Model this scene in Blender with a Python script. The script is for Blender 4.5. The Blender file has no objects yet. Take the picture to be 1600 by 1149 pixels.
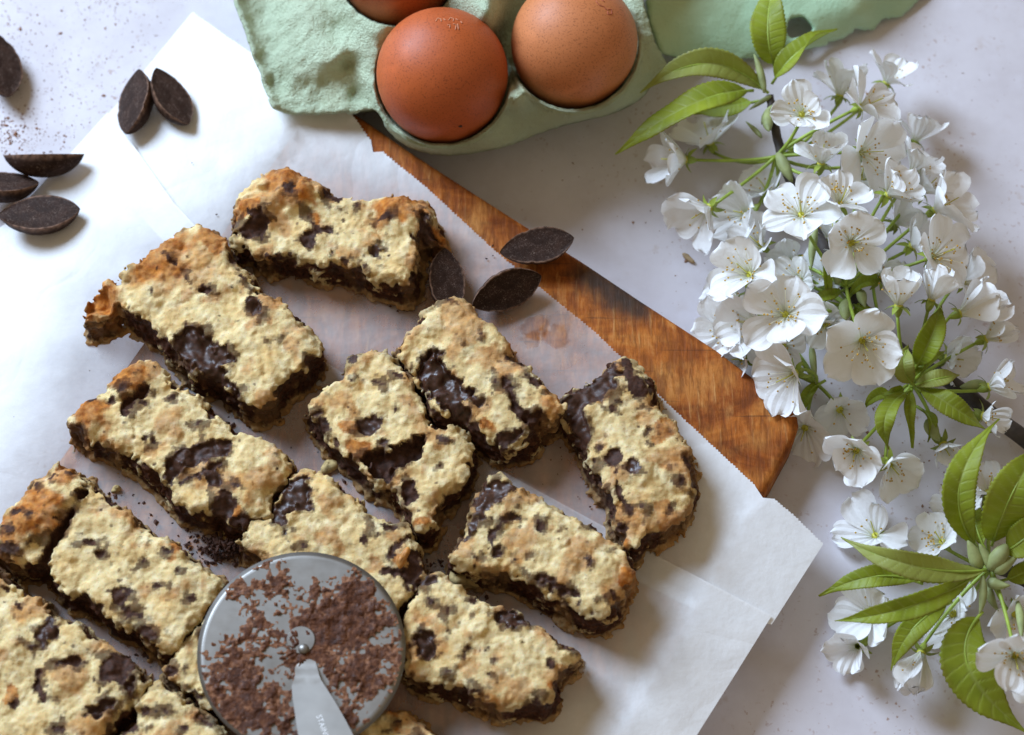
import bpy, bmesh, math, random
import numpy as np
from mathutils import Vector, Matrix
from mathutils.geometry import delaunay_2d_cdt
from mathutils.bvhtree import BVHTree

S = bpy.context.scene
COL = S.collection
MM = 0.001
rng = np.random.default_rng(7)
random.seed(7)

# ------------------------------------------------------------------ camera
TILT = math.radians(24.0)
DIST = 820.0                     # mm from lens to the table along the view axis
FPX = 1600 * 50 / 23.5           # focal length in photo pixels
CAM = np.array([0.0, -DIST * math.sin(TILT), DIST * math.cos(TILT)])
cam_d = bpy.data.cameras.new('camera')
cam_d.lens = 50; cam_d.sensor_width = 23.5
cam_d.clip_start = 0.01; cam_d.clip_end = 20
cam_d.dof.use_dof = True
cam_d.dof.focus_distance = (DIST - 36) * MM
cam_d.dof.aperture_fstop = 5.6
cam_o = bpy.data.objects.new('camera', cam_d); COL.objects.link(cam_o)
cam_o.location = CAM * MM
cam_o.rotation_euler = (TILT, 0, 0)
S.camera = cam_o

# ------------------------------------------------------------------ light: one big window at the upper left, dim room around
w = bpy.data.worlds.new('World'); S.world = w; w.use_nodes = True
bg = w.node_tree.nodes['Background']
bg.inputs[0].default_value = (1.0, 0.80, 0.53, 1); bg.inputs[1].default_value = 0.33
def area_light(name, loc, target, sx, sy, power, color):
    d = bpy.data.lights.new(name, 'AREA'); d.shape = 'RECTANGLE'; d.size = sx; d.size_y = sy
    d.energy = power; d.color = color
    o = bpy.data.objects.new(name, d); COL.objects.link(o)
    o.location = loc
    o.rotation_euler = (Vector(target) - Vector(loc)).to_track_quat('-Z', 'Y').to_euler()
    return o
area_light('window_light', (-1.00, 0.92, 1.02), (0.02, -0.02, 0.0), 0.75, 0.85, 54.0, (0.60, 0.765, 1.0))
S.view_settings.view_transform = 'Standard'
S.view_settings.look = 'None'
S.view_settings.exposure = 0.0
S.view_settings.gamma = 1.0
S.view_settings.use_curve_mapping = False
S.cycles.use_denoising = True
S.cycles.max_bounces = 8
S.cycles.transparent_max_bounces = 8

# ------------------------------------------------------------------ helpers
CT, ST = math.cos(TILT), math.sin(TILT)
def U(px, py, z):
    """photo pixel + height above the table (mm) -> point in the place (mm)"""
    px = np.asarray(px, float); py = np.asarray(py, float); z = np.asarray(z, float)
    x = (px - 800) / FPX; y = -(py - 574.5) / FPX
    dx = x; dy = y * CT + ST; dz = y * ST - CT
    t = (z - CAM[2]) / dz
    return np.stack([CAM[0] + t * dx, CAM[1] + t * dy, z + 0 * t], -1)
def px_mm(px, py, z):
    return float(np.linalg.norm(U(px + 1, py, z) - U(px, py, z)))

def obj(name, V, F, mats, parent=None, origin=None, smooth=True, midx=None, attrs=None, kind=None):
    """one mesh object; V in mm in the place, origin = the thing's base"""
    V = np.asarray(V, float)
    if origin is None:
        origin = np.array([V[:, 0].mean(), V[:, 1].mean(), V[:, 2].min()])
    me = bpy.data.meshes.new(name)
    Vm = (V - origin) * MM
    if isinstance(F, np.ndarray) and F.ndim == 2:
        n, k = F.shape
        me.vertices.add(len(Vm)); me.vertices.foreach_set('co', Vm.astype(np.float32).ravel())
        me.loops.add(n * k); me.loops.foreach_set('vertex_index', F.astype(np.int32).ravel())
        me.polygons.add(n); me.polygons.foreach_set('loop_start', np.arange(0, n * k, k, dtype=np.int32))
        me.update(calc_edges=True)
    else:
        me.from_pydata([tuple(v) for v in Vm], [], [tuple(int(i) for i in f) for f in F]); me.update()
    if not isinstance(mats, (list, tuple)): mats = [mats]
    for m in mats: me.materials.append(m)
    if midx is not None: me.polygons.foreach_set('material_index', np.asarray(midx, np.int32))
    me.polygons.foreach_set('use_smooth', np.full(len(me.polygons), smooth))
    if attrs:
        for k_, a in attrs.items():
            at = me.attributes.new(k_, 'FLOAT', 'POINT'); at.data.foreach_set('value', np.asarray(a, np.float32))
    me.validate()
    o = bpy.data.objects.new(name, me); COL.objects.link(o)
    if parent is None: o.location = np.asarray(origin) * MM
    else: o.parent = parent
    if kind: o['kind'] = kind
    return o
def thing(name, origin, label, cat, group=None):
    o = bpy.data.objects.new(name, None); COL.objects.link(o)
    o.empty_display_size = 0.01
    o.location = np.asarray(origin) * MM
    return tag(o, label, cat, group)
def tag(o, label, cat, group=None):
    o['label'] = label; o['category'] = cat
    if group: o['group'] = group
    return o

class MB:
    """collects pieces of geometry"""
    def __init__(s): s.V = []; s.F = []; s.M = []; s.n = 0
    def add(s, V, F, m=0):
        V = np.asarray(V, float)
        s.V.append(V); s.F += [tuple(int(i) + s.n for i in f) for f in F]; s.M += [m] * len(F); s.n += len(V)
    def build(s, name, mats, parent=None, origin=None, smooth=True, kind=None):
        return obj(name, np.concatenate(s.V), s.F, mats, parent, origin, smooth, s.M, kind=kind)
def grid_faces(nu, nv, wrap_v=False):
    F = []
    for i in range(nu - 1):
        for j in range(nv if wrap_v else nv - 1):
            a = i * nv + j; b = i * nv + (j + 1) % nv
            F.append((a, b, b + nv, a + nv))
    return F
def tube(P, R, seg=6, cap=True):
    P = np.asarray(P, float); n = len(P); R = np.broadcast_to(np.asarray(R, float), (n,))
    T = np.gradient(P, axis=0); T /= np.linalg.norm(T, axis=1)[:, None] + 1e-9
    up = np.array([0.13, 0.21, 1.0]); V = []
    a0 = np.linspace(0, 2 * math.pi, seg, endpoint=False)
    for i in range(n):
        s = np.cross(T[i], up)
        if np.linalg.norm(s) < 1e-3: s = np.cross(T[i], [1, 0, 0.2])
        s /= np.linalg.norm(s); t = np.cross(s, T[i])
        V.append(P[i] + R[i] * (np.cos(a0)[:, None] * s + np.sin(a0)[:, None] * t))
    F = grid_faces(n, seg, True)
    if cap: F += [tuple(range(seg - 1, -1, -1)), tuple(range((n - 1) * seg, n * seg))]
    return np.concatenate(V), F
def bez(a, b, c, n):
    t = np.linspace(0, 1, n)[:, None]; a, b, c = map(np.asarray, (a, b, c))
    return (1 - t) ** 2 * a + 2 * t * (1 - t) * b + t * t * c
def bez_mid(a, m, c, n):
    """quadratic curve that passes through m at its middle"""
    a, m, c = map(np.asarray, (a, m, c)); return bez(a, 2 * m - 0.5 * (a + c), c, n)
def ball(c, r, nu=5, nv=7, sc=(1, 1, 1)):
    th = np.linspace(0.001, math.pi - 0.001, nu); ph = np.linspace(0, 2 * math.pi, nv, endpoint=False)
    V = np.stack([np.outer(np.sin(th), np.cos(ph)), np.outer(np.sin(th), np.sin(ph)), np.outer(np.cos(th), np.ones(nv))], -1).reshape(-1, 3)
    return np.asarray(c) + V * r * np.asarray(sc), grid_faces(nu, nv, True)
def inpoly(P, x, y):
    P = np.asarray(P, float); r = np.zeros(np.shape(x), bool)
    for (x1, y1), (x2, y2) in zip(P, np.roll(P, -1, 0)):
        if y1 == y2: continue
        r ^= ((y1 > y) != (y2 > y)) & (x < (x2 - x1) * (y - y1) / (y2 - y1) + x1)
    return r
def sdpoly(P, x, y):
    P = np.asarray(P, float); d = np.full(np.shape(x), 1e9)
    for a, b in zip(P, np.roll(P, -1, 0)):
        e = b - a; L = e @ e + 1e-12
        t = np.clip(((x - a[0]) * e[0] + (y - a[1]) * e[1]) / L, 0, 1)
        d = np.minimum(d, (x - a[0] - t * e[0]) ** 2 + (y - a[1] - t * e[1]) ** 2)
    d = np.sqrt(d)
    return np.where(inpoly(P, x, y), -d, d)
def sdline(P, x, y):
    P = np.asarray(P, float); d = np.full(np.shape(x), 1e9)
    for a, b in zip(P[:-1], P[1:]):
        e = b - a; L = e @ e + 1e-12
        t = np.clip(((x - a[0]) * e[0] + (y - a[1]) * e[1]) / L, 0, 1)
        d = np.minimum(d, (x - a[0] - t * e[0]) ** 2 + (y - a[1] - t * e[1]) ** 2)
    return np.sqrt(d)
def sst(a, b, x):
    t = np.clip((x - a) / (b - a), 0, 1); return t * t * (3 - 2 * t)
def smooth_poly(P, step, jag=0, seed=0):
    """Catmull-Rom through the points, resampled, with a little raggedness"""
    P = np.asarray(P, float); n = len(P); out = []
    for i in range(n):
        p0, p1, p2, p3 = P[i - 1], P[i], P[(i + 1) % n], P[(i + 2) % n]
        k = max(1, int(np.linalg.norm(p2 - p1) / step))
        t = (np.arange(k) / k)[:, None]
        out.append(0.5 * (2 * p1 + (p2 - p0) * t + (2 * p0 - 5 * p1 + 4 * p2 - p3) * t * t + (3 * p1 - p0 - 3 * p2 + p3) * t ** 3))
    Q = np.concatenate(out)
    if jag: Q = Q + np.random.default_rng(seed).normal(0, jag, Q.shape)
    return Q
def tri_region(outline, step, holes=(), jitter=0.25, seed=0, extra=None, keep=None):
    """triangulated 2-D region (any units): outline + inside grid"""
    r = np.random.default_rng(seed)
    o = np.asarray(outline, float)
    gx, gy = np.meshgrid(np.arange(o[:, 0].min(), o[:, 0].max(), step), np.arange(o[:, 1].min(), o[:, 1].max(), step))
    gx = gx.ravel() + r.uniform(-jitter, jitter, gx.size) * step; gy = gy.ravel() + r.uniform(-jitter, jitter, gy.size) * step
    k = sdpoly(o, gx, gy) < -0.5 * step
    for h in holes: k &= sdpoly(h, gx, gy) > 0.5 * step
    if keep is not None: k &= keep(gx, gy)
    if extra is not None:
        e = sdpoly(o, extra[:, 0], extra[:, 1]) < -0.35 * step
        gx = np.r_[gx[k], extra[e, 0]]; gy = np.r_[gy[k], extra[e, 1]]; k = np.ones(len(gx), bool)
    pts = [Vector(p) for p in o]; edges = [(i, (i + 1) % len(o)) for i in range(len(o))]
    for h in holes:
        b = len(pts); pts += [Vector(p) for p in h]; edges += [(b + i, b + (i + 1) % len(h)) for i in range(len(h))]
    pts += [Vector(p) for p in zip(gx[k], gy[k])]
    V, E, F, *_ = delaunay_2d_cdt(pts, edges, [], 0, 1e-5)
    V = np.array([tuple(v) for v in V]); F = np.array([f[::-1] for f in F if len(f) == 3])
    c = V[F].mean(1); k = inpoly(o, c[:, 0], c[:, 1])
    for h in holes: k &= ~inpoly(h, c[:, 0], c[:, 1])
    return V, F[k]
class TPS:
    def __init__(s, pts, lam=1.0):
        P = np.asarray(pts, float); s.x = P[:, :2] / 100; n = len(P)
        K = s.k(np.linalg.norm(s.x[:, None] - s.x[None], axis=2)) + lam * 0.001 * np.eye(n)
        A = np.zeros((n + 3, n + 3)); A[:n, :n] = K; A[:n, n] = 1; A[:n, n + 1:] = s.x; A[n:, :n] = A[:n, n:].T
        s.w = np.linalg.solve(A, np.r_[P[:, 2], 0, 0, 0])
    def k(s, r): return np.where(r > 0, r * r * np.log(r + 1e-12), 0)
    def __call__(s, x, y):
        q = np.stack([x, y], -1) / 100; n = len(s.x)
        return s.k(np.linalg.norm(q[:, None] - s.x[None], axis=2)) @ s.w[:n] + s.w[n] + q @ s.w[n + 1:]

# band-limited noise volumes on a 0.5 mm lattice, periodic
NS = (192, 192, 64); VOX = 0.5
def noise_vol(scale, seed):
    r = np.random.default_rng(seed)
    k = [np.fft.fftfreq(n, VOX) * 2 * math.pi for n in NS]
    k[2] = k[2][:NS[2] // 2 + 1]
    K2 = k[0][:, None, None] ** 2 + k[1][None, :, None] ** 2 + np.abs(k[2])[None, None, :] ** 2
    f = np.fft.rfftn(r.normal(size=NS)) * np.exp(-K2 * scale * scale / 2)
    v = np.fft.irfftn(f, NS); v -= v.mean()
    return (v / v.std()).astype(np.float32)
NF, NMED, NB = noise_vol(0.55, 1), noise_vol(1.3, 2), noise_vol(3.2, 3)
def nsamp(vol, x, y, z, off=0):
    i = np.round(np.asarray(x) / VOX).astype(int) + off * 17; j = np.round(np.asarray(y) / VOX).astype(int) + off * 29
    k = np.round(np.asarray(z) / VOX).astype(int) + off * 7
    return vol[i % NS[0], j % NS[1], k % NS[2]]

# ------------------------------------------------------------------ materials
class NT:
    def __init__(s, name):
        s.m = bpy.data.materials.new(name); s.m.use_nodes = True; s.t = s.m.node_tree
        s.b = s.t.nodes['Principled BSDF']; s.out = s.t.nodes['Material Output']
        s.co = s.n('ShaderNodeTexCoord').outputs['Object']
    def n(s, t, **kw):
        x = s.t.nodes.new(t)
        for k, v in kw.items():
            if k.startswith('i_'):
                key = k[2:]; key = int(key) if key.isdigit() else key.replace('_', ' ')
                s.set(x.inputs[key], v)
            else: setattr(x, k, v)
        return x
    def set(s, inp, v):
        if isinstance(v, bpy.types.NodeSocket): s.t.links.new(v, inp)
        elif isinstance(v, (tuple, list)) and len(v) == 3 and inp.type == 'RGBA': inp.default_value = (*v, 1)
        else: inp.default_value = v
    def p(s, **kw):
        for k, v in kw.items(): s.set(s.b.inputs[k.replace('_', ' ')], v)
    def noise(s, scale, detail=3, rough=0.55, dist=0, co=None):
        return s.n('ShaderNodeTexNoise', i_Vector=co or s.co, i_Scale=scale, i_Detail=detail, i_Roughness=rough, i_Distortion=dist).outputs['Fac']
    def ramp(s, f, stops):
        r = s.n('ShaderNodeValToRGB', i_Fac=f); e = r.color_ramp.elements
        while len(e) < len(stops): e.new(0.5)
        for el, (p, c) in zip(e, stops):
            el.position = p; el.color = (*c, 1) if isinstance(c, (tuple, list)) else (c, c, c, 1)
        return r.outputs['Color']
    def mix(s, f, a, b, mode='MIX'):
        x = s.n('ShaderNodeMix', data_type='RGBA', blend_type=mode)
        s.set(x.inputs[0], f); s.set(x.inputs[6], a); s.set(x.inputs[7], b); return x.outputs[2]
    def math(s, op, a, b=0.0, clamp=False):
        x = s.n('ShaderNodeMath', operation=op, use_clamp=clamp); s.set(x.inputs[0], a); s.set(x.inputs[1], b); return x.outputs[0]
    def attr(s, name): return s.n('ShaderNodeAttribute', attribute_name=name).outputs['Fac']
    def scaled(s, v, rot=(0, 0, 0)):
        m = s.n('ShaderNodeMapping', i_Vector=s.co); m.inputs['Scale'].default_value = v; m.inputs['Rotation'].default_value = rot
        return m.outputs[0]
    def bump(s, h, strength, dist):
        s.p(Normal=s.n('ShaderNodeBump', i_Height=h, i_Strength=strength, i_Distance=dist).outputs[0])
    def blob(s, c, r, soft=0.5, wob=0.0, wscale=120):
        """soft round spot on a surface around point c (metres)"""
        d = s.n('ShaderNodeVectorMath', operation='DISTANCE', i_0=s.co, i_1=tuple(c)).outputs['Value']
        if wob: d = s.math('ADD', d, s.math('MULTIPLY', s.math('SUBTRACT', s.noise(wscale, 3), 0.5), wob))
        return s.n('ShaderNodeMapRange', interpolation_type='SMOOTHSTEP', i_Value=d, i_From_Min=r * (1 - soft), i_From_Max=r, i_To_Min=1.0, i_To_Max=0.0).outputs[0]
def simple(name, col, rough=0.5, var=0.15, scale=300, bump=0, bscale=600, translucent=0, **kw):
    t = NT(name); f = t.noise(scale, 3)
    dark = tuple(c * (1 - var) for c in col); lite = tuple(min(1, c * (1 + var)) for c in col)
    c = t.ramp(f, [(0.3, dark), (0.7, lite)])
    t.p(Base_Color=c, Roughness=rough, **kw)
    if bump: t.bump(t.noise(bscale, 4), bump, 0.0004)
    if translucent:
        tr = t.n('ShaderNodeBsdfTranslucent', i_Color=c)
        mx = t.n('ShaderNodeMixShader', i_0=translucent, i_1=t.b.outputs[0], i_2=tr.outputs[0])
        t.t.links.new(mx.outputs[0], t.out.inputs[0])
    return t.m
# ------------------------------------------------------------------ table
def m_table():
    t = NT('painted_table')
    a = t.noise(7, 5, 0.6); b = t.noise(45, 5, 0.65)
    c = t.ramp(a, [(0.3, (0.59, 0.55, 0.585)), (0.7, (0.70, 0.665, 0.70))])
    c = t.mix(t.ramp(b, [(0.42, 0.0), (0.75, 0.55)]), c, (0.50, 0.45, 0.47))
    c = t.mix(t.ramp(t.noise(60, 2), [(0.25, 0.3), (0.45, 0.0)]), c, (0.74, 0.72, 0.80))
    sp = t.math('MULTIPLY', t.ramp(t.noise(420, 2), [(0.61, 0.0), (0.70, 0.85)]), t.ramp(t.noise(28, 3), [(0.48, 0.0), (0.64, 1.0)]))
    c = t.mix(sp, c, (0.34, 0.19, 0.13))
    sp = t.math('MULTIPLY', t.ramp(t.noise(130, 3), [(0.62, 0.0), (0.74, 0.5)]), t.ramp(t.noise(17, 2), [(0.45, 0.0), (0.6, 1.0)]))
    c = t.mix(sp, c, (0.46, 0.36, 0.30))
    t.p(Base_Color=c, Roughness=0.62)
    t.bump(t.noise(160, 5, 0.6), 0.12, 0.0006)
    return t.m
n = 24
gx, gy = np.meshgrid(np.linspace(-700, 700, n), np.linspace(-600, 700, n), indexing='ij')
tb = obj('table_surface', np.stack([gx.ravel(), gy.ravel(), 0 * gx.ravel()], -1), grid_faces(n, n), m_table(), origin=np.zeros(3))
tb['kind'] = 'structure'; tb['label'] = 'pale lavender painted table top with faint brown specks'

# ------------------------------------------------------------------ cutting board
BT = 16.0      # top of the board
board_px = [(505, 140), (560, 179), (647, 239), (790, 331), (915, 410), (1000, 467), (1120, 545), (1228, 626), (1246, 645), (1249, 664),
            (1240, 690), (1192, 778), (1060, 1005), (880, 1310), (-110, 1310), (-60, 930)]
BP = U([p[0] for p in board_px], [p[1] for p in board_px], BT)[:, :2]
def m_board():
    t = NT('worn_wood')
    ang = math.atan2(*(BP[7] - BP[1])[::-1])
    co = t.scaled((22, 70, 60), (0, 0, -ang))
    g = t.noise(1.0, 6, 0.62, 1.1, co)
    c = t.ramp(g, [(0.28, (0.11, 0.028, 0.004)), (0.45, (0.33, 0.085, 0.010)), (0.6, (0.50, 0.155, 0.022)), (0.78, (0.64, 0.28, 0.065))])
    bl = t.noise(75, 6, 0.75, 0.5)
    c = t.mix(t.ramp(bl, [(0.45, 0.0), (0.68, 0.75)]), c, (0.40, 0.125, 0.022))
    c = t.mix(t.ramp(t.noise(38, 4, 0.7), [(0.54, 0.0), (0.74, 0.6)]), c, (0.64, 0.31, 0.085))
    cs = t.scaled((560, 55, 100), (0, 0, -ang - 1.0))                 # knife scratches across the grain
    sc = t.noise(1.0, 3, 0.6, 0.3, cs)
    c = t.mix(t.ramp(sc, [(0.62, 0.0), (0.72, 0.5)]), c, (0.74, 0.44, 0.18))
    cs2 = t.scaled((30, 700, 100), (0, 0, 0.5 - ang))
    c = t.mix(t.ramp(t.noise(1.0, 2, 0.5, 0.2, cs2), [(0.66, 0.0), (0.72, 0.6)]), c, (0.10, 0.04, 0.015))
    fb_ = t.noise(1.0, 5, 0.7, 0.4, t.scaled((330, 75, 150), (0, 0, -ang - 0.15)))          # short fibres torn across the grain
    c = t.mix(t.ramp(fb_, [(0.42, 0.55), (0.55, 0.0)]), c, (0.13, 0.032, 0.006))
    c = t.mix(t.ramp(fb_, [(0.56, 0.0), (0.72, 0.5)]), c, (0.72, 0.36, 0.12))
    c = t.mix(t.ramp(t.noise(700, 3, 0.7), [(0.55, 0.0), (0.75, 0.35)]), c, (0.16, 0.05, 0.012))
    q = U([925, 965, 990], [428, 455, 478], BT) * MM - np.array([*o_board, 0]) * MM
    for p_, r_ in zip(q, (0.012, 0.014, 0.011)):
        c = t.mix(t.math('MULTIPLY', t.blob((p_[0], p_[1], BT * MM), r_, 0.8, 0.012, 70), 0.85), c, (0.035, 0.028, 0.024))
    c = t.mix(1.0, c, (0.92, 0.87, 0.78), 'MULTIPLY')
    t.p(Base_Color=c, Roughness=0.66)
    t.b.inputs['Specular IOR Level'].default_value = 0.22
    h = t.math('ADD', t.math('MULTIPLY', g, 0.5), t.math('ADD', sc, fb_))
    t.bump(h, 0.5, 0.0007)
    return t.m
o_board = BP.mean(0)
bm = bmesh.new()
vb = [bm.verts.new((*((p - o_board) * MM), 0.0002)) for p in BP]
fb = bm.faces.new(vb)
r_ = bmesh.ops.extrude_face_region(bm, geom=[fb])
bmesh.ops.translate(bm, verts=[v for v in r_['geom'] if isinstance(v, bmesh.types.BMVert)], vec=(0, 0, BT * MM - 0.0002))
bmesh.ops.recalc_face_normals(bm, faces=bm.faces[:])
bmesh.ops.bevel(bm, geom=[e for e in bm.edges if all(v.co.z > 0.01 for v in e.verts)], offset=0.0032, segments=4, affect='EDGES', profile=0.6)
me = bpy.data.meshes.new('cutting_board'); bm.to_mesh(me); bm.free()
for p_ in me.polygons: p_.use_smooth = p_.normal.z < 0.999
me.materials.append(m_board())
board = bpy.data.objects.new('cutting_board', me); COL.objects.link(board); board.location = (*(o_board * MM), 0)
tag(board, 'worn orange brown wooden cutting board under the baking paper', 'cutting board')

# ------------------------------------------------------------------ baking paper: two sheets
def paper_z(xy, lift):
    d = sdpoly(BP, xy[:, 0], xy[:, 1])
    z = (BT + 0.4) * (1 - sst(-3, 95, d)) + 1.2
    wv = np.where(d > 0, np.minimum(1, d / 25), 0.0)
    n_ = nsamp(NB, xy[:, 0] * 0.25, xy[:, 1] * 0.25, 0 * xy[:, 0], 3) * 0
    ph = 0.9 * np.sin(xy[:, 0] * 0.055 + 1.3) * np.sin(xy[:, 1] * 0.043 + 0.4) + 0.5 * np.sin(xy[:, 0] * 0.12 - xy[:, 1] * 0.09)
    return np.where(d <= -3, BT + 0.35, np.maximum(z, 1.0)) + wv * (ph + 0.6) * 0.8 + lift + n_
def paper_pts(P, lift):
    z = np.full(len(P), BT)
    for _ in range(5):
        xy = U(P[:, 0], P[:, 1], z)[:, :2]; z = paper_z(xy, lift)
    return U(P[:, 0], P[:, 1], z)
def m_paper(name, stains):
    t = NT(name)
    cl = t.noise(60, 6, 0.65)
    al = t.ramp(cl, [(0.3, 0.82), (0.7, 0.93)])
    gr = t.blob(U(520, 740, BT + 1) * MM, 0.150, 0.35, 0.06, 14)          # paper more see-through around the bars, so the board shows
    al = t.math('SUBTRACT', al, t.math('MULTIPLY', gr, t.ramp(t.noise(35, 5, 0.65), [(0.3, 0.66), (0.7, 0.50)])))
    c = t.ramp(t.noise(25, 4), [(0.3, (0.83, 0.82, 0.815)), (0.7, (0.89, 0.885, 0.885))])
    for (p_, r2, k) in stains:
        bl = t.blob(p_ * MM, r2 * MM, 0.35, 0.010, 150)
        al = t.math('SUBTRACT', al, t.math('MULTIPLY', bl, k))
    t.p(Base_Color=c, Roughness=0.55, Alpha=al)
    cr = t.math('ABSOLUTE', t.math('SUBTRACT', t.noise(16, 2, 0.5, 0.6), 0.5))
    cr = t.ramp(cr, [(0.0, 0.0), (0.05, 1.0)])
    t.bump(t.math('ADD', t.math('ADD', t.noise(90, 5, 0.6), t.math('MULTIPLY', t.noise(25, 2), 1.2)), t.math('MULTIPLY', cr, 0.35)), 0.45, 0.0012)
    return t.m
def serrate(A, B, tooth=5.2, amp=2.0, seed=1):
    r = np.random.default_rng(seed); A = np.array(A, float); B = np.array(B, float); L = np.linalg.norm(B - A)
    k = max(2, int(L / tooth)); nrm = np.array([B[1] - A[1], A[0] - B[0]]) / L; out = []
    for i in range(k):
        for f, s_ in ((0.0, 0.0), (0.55, amp)):
            out.append(A + (B - A) * (i + f) / k + nrm * (s_ + r.normal(0, 0.35)))
    return out
def sheet(name, edge, lift, label, stains, seed, curl=None):
    out = []
    for A, B in zip(edge, edge[1:] + edge[:1]):
        if len(A) > 2: out += serrate(A[:2], B[:2], seed=seed + len(out))
        else:
            k = max(1, int(np.hypot(B[0] - A[0], B[1] - A[1]) / 14)); out += [np.array(A[:2], float) + (np.array(B[:2]) - np.array(A[:2])) * i / k for i in range(k)]
    V2, F = tri_region(np.array(out), 15, seed=seed)
    V = paper_pts(V2, lift)
    if curl: V[:, 2] += 1.8 * np.exp(-sdline(curl, V2[:, 0], V2[:, 1]) / 14)
    o = obj(name, V, F, m_paper(name + '_material', stains), origin=np.zeros(3))
    return tag(o, label, 'baking paper')
st1 = [(U(838, 512, BT + 0.6), 6.0, 0.12), (U(868, 528, BT + 0.6), 6.0, 0.12), (U(830, 535, BT + 0.6), 4.5, 0.10),
       (U(1190, 868, 9), 6.5, 0.26), (U(1218, 856, 8), 6.5, 0.26), (U(560, 430, BT + .6), 9, 0.12)]
sheet('baking_paper', [(300, 20, 1), (380, 76, 1), (548, 178, 1), (580, 222), (583, 238), (596, 237, 1), (668, 296, 1), (775, 395, 1), (932, 522, 1), (1045, 634, 1), (1180, 760),
       (1192, 778), (1207, 779, 1), (1240, 806, 1), (1286, 851), (1206, 976), (1100, 960), (700, 760), (420, 560), (240, 360), (150, 260), (168, 180)], 0.25,
      'white baking paper with serrated edge and grease spots, the sheet reaching the bare board', st1, 11)
sheet('baking_paper', [(168, 176), (206, 226), (272, 320), (345, 398), (500, 560), (700, 690), (1035, 873), (1206, 962), (1150, 1052), (1085, 1155), (1040, 1230), (-90, 1230), (-90, 420), (8, 350), (110, 240)], 1.1,
      'white baking paper sheet with a straight cut edge, lying under the lower left cookie bars', [(U(470, 500, BT + 1), 10, 0.10)], 12, [(206, 226), (272, 320), (330, 385)])
# ------------------------------------------------------------------ cookie bars
def m_cookie():
    t = NT('cookie_dough')
    f = t.noise(260, 5, 0.6)
    d = t.ramp(f, [(0.28, (0.62, 0.425, 0.18)), (0.5, (0.77, 0.60, 0.30)), (0.72, (0.86, 0.74, 0.465))])
    d = t.mix(t.ramp(t.noise(1300, 2), [(0.60, 0.0), (0.72, 0.5)]), d, (0.42, 0.25, 0.09))
    d = t.mix(t.ramp(t.noise(900, 2), [(0.72, 0.0), (0.78, 0.6)]), d, (0.10, 0.055, 0.035))
    d = t.mix(t.ramp(t.noise(75, 3), [(0.48, 0.0), (0.74, 0.55)]), d, (0.68, 0.38, 0.10))
    to = t.math('MULTIPLY', t.attr('toast'), t.ramp(t.noise(190, 4), [(0.25, 0.7), (0.6, 1.0)]))
    d = t.mix(to, d, t.ramp(t.noise(400, 3), [(0.3, (0.27, 0.07, 0.012)), (0.7, (0.60, 0.225, 0.04))]))
    sm = t.ramp(t.noise(700, 4, 0.7), [(0.3, (0.022, 0.008, 0.005)), (0.55, (0.075, 0.028, 0.014)), (0.8, (0.24, 0.105, 0.045))])
    d = t.mix(t.attr('smear'), d, sm)
    ch = t.ramp(t.noise(500, 3), [(0.3, (0.029, 0.011, 0.0065)), (0.75, (0.092, 0.038, 0.022))])
    d = t.mix(t.attr('choc'), d, ch)
    g = t.attr('gloss')
    ro = t.math('SUBTRACT', 0.82, t.math('MULTIPLY', g, t.ramp(t.noise(300, 3), [(0.3, 0.55), (0.7, 0.25)])), True)
    t.p(Base_Color=d, Roughness=ro, Subsurface_Weight=0.12, Subsurface_Scale=0.0012)
    t.p(**{'Specular_IOR_Level': t.math('ADD', 0.12, t.math('MULTIPLY', g, 0.35))})
    h = t.math('ADD', t.noise(1300, 4, 0.7), t.math('MULTIPLY', t.noise(420, 3), 0.8))
    bs = t.n('ShaderNodeMapRange', i_Value=g, i_From_Min=0.0, i_From_Max=1.0, i_To_Min=0.50, i_To_Max=0.14).outputs[0]
    t.p(Normal=t.n('ShaderNodeBump', i_Height=h, i_Strength=bs, i_Distance=0.0007).outputs[0])
    return t.m
M_COOKIE = m_cookie()

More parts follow.
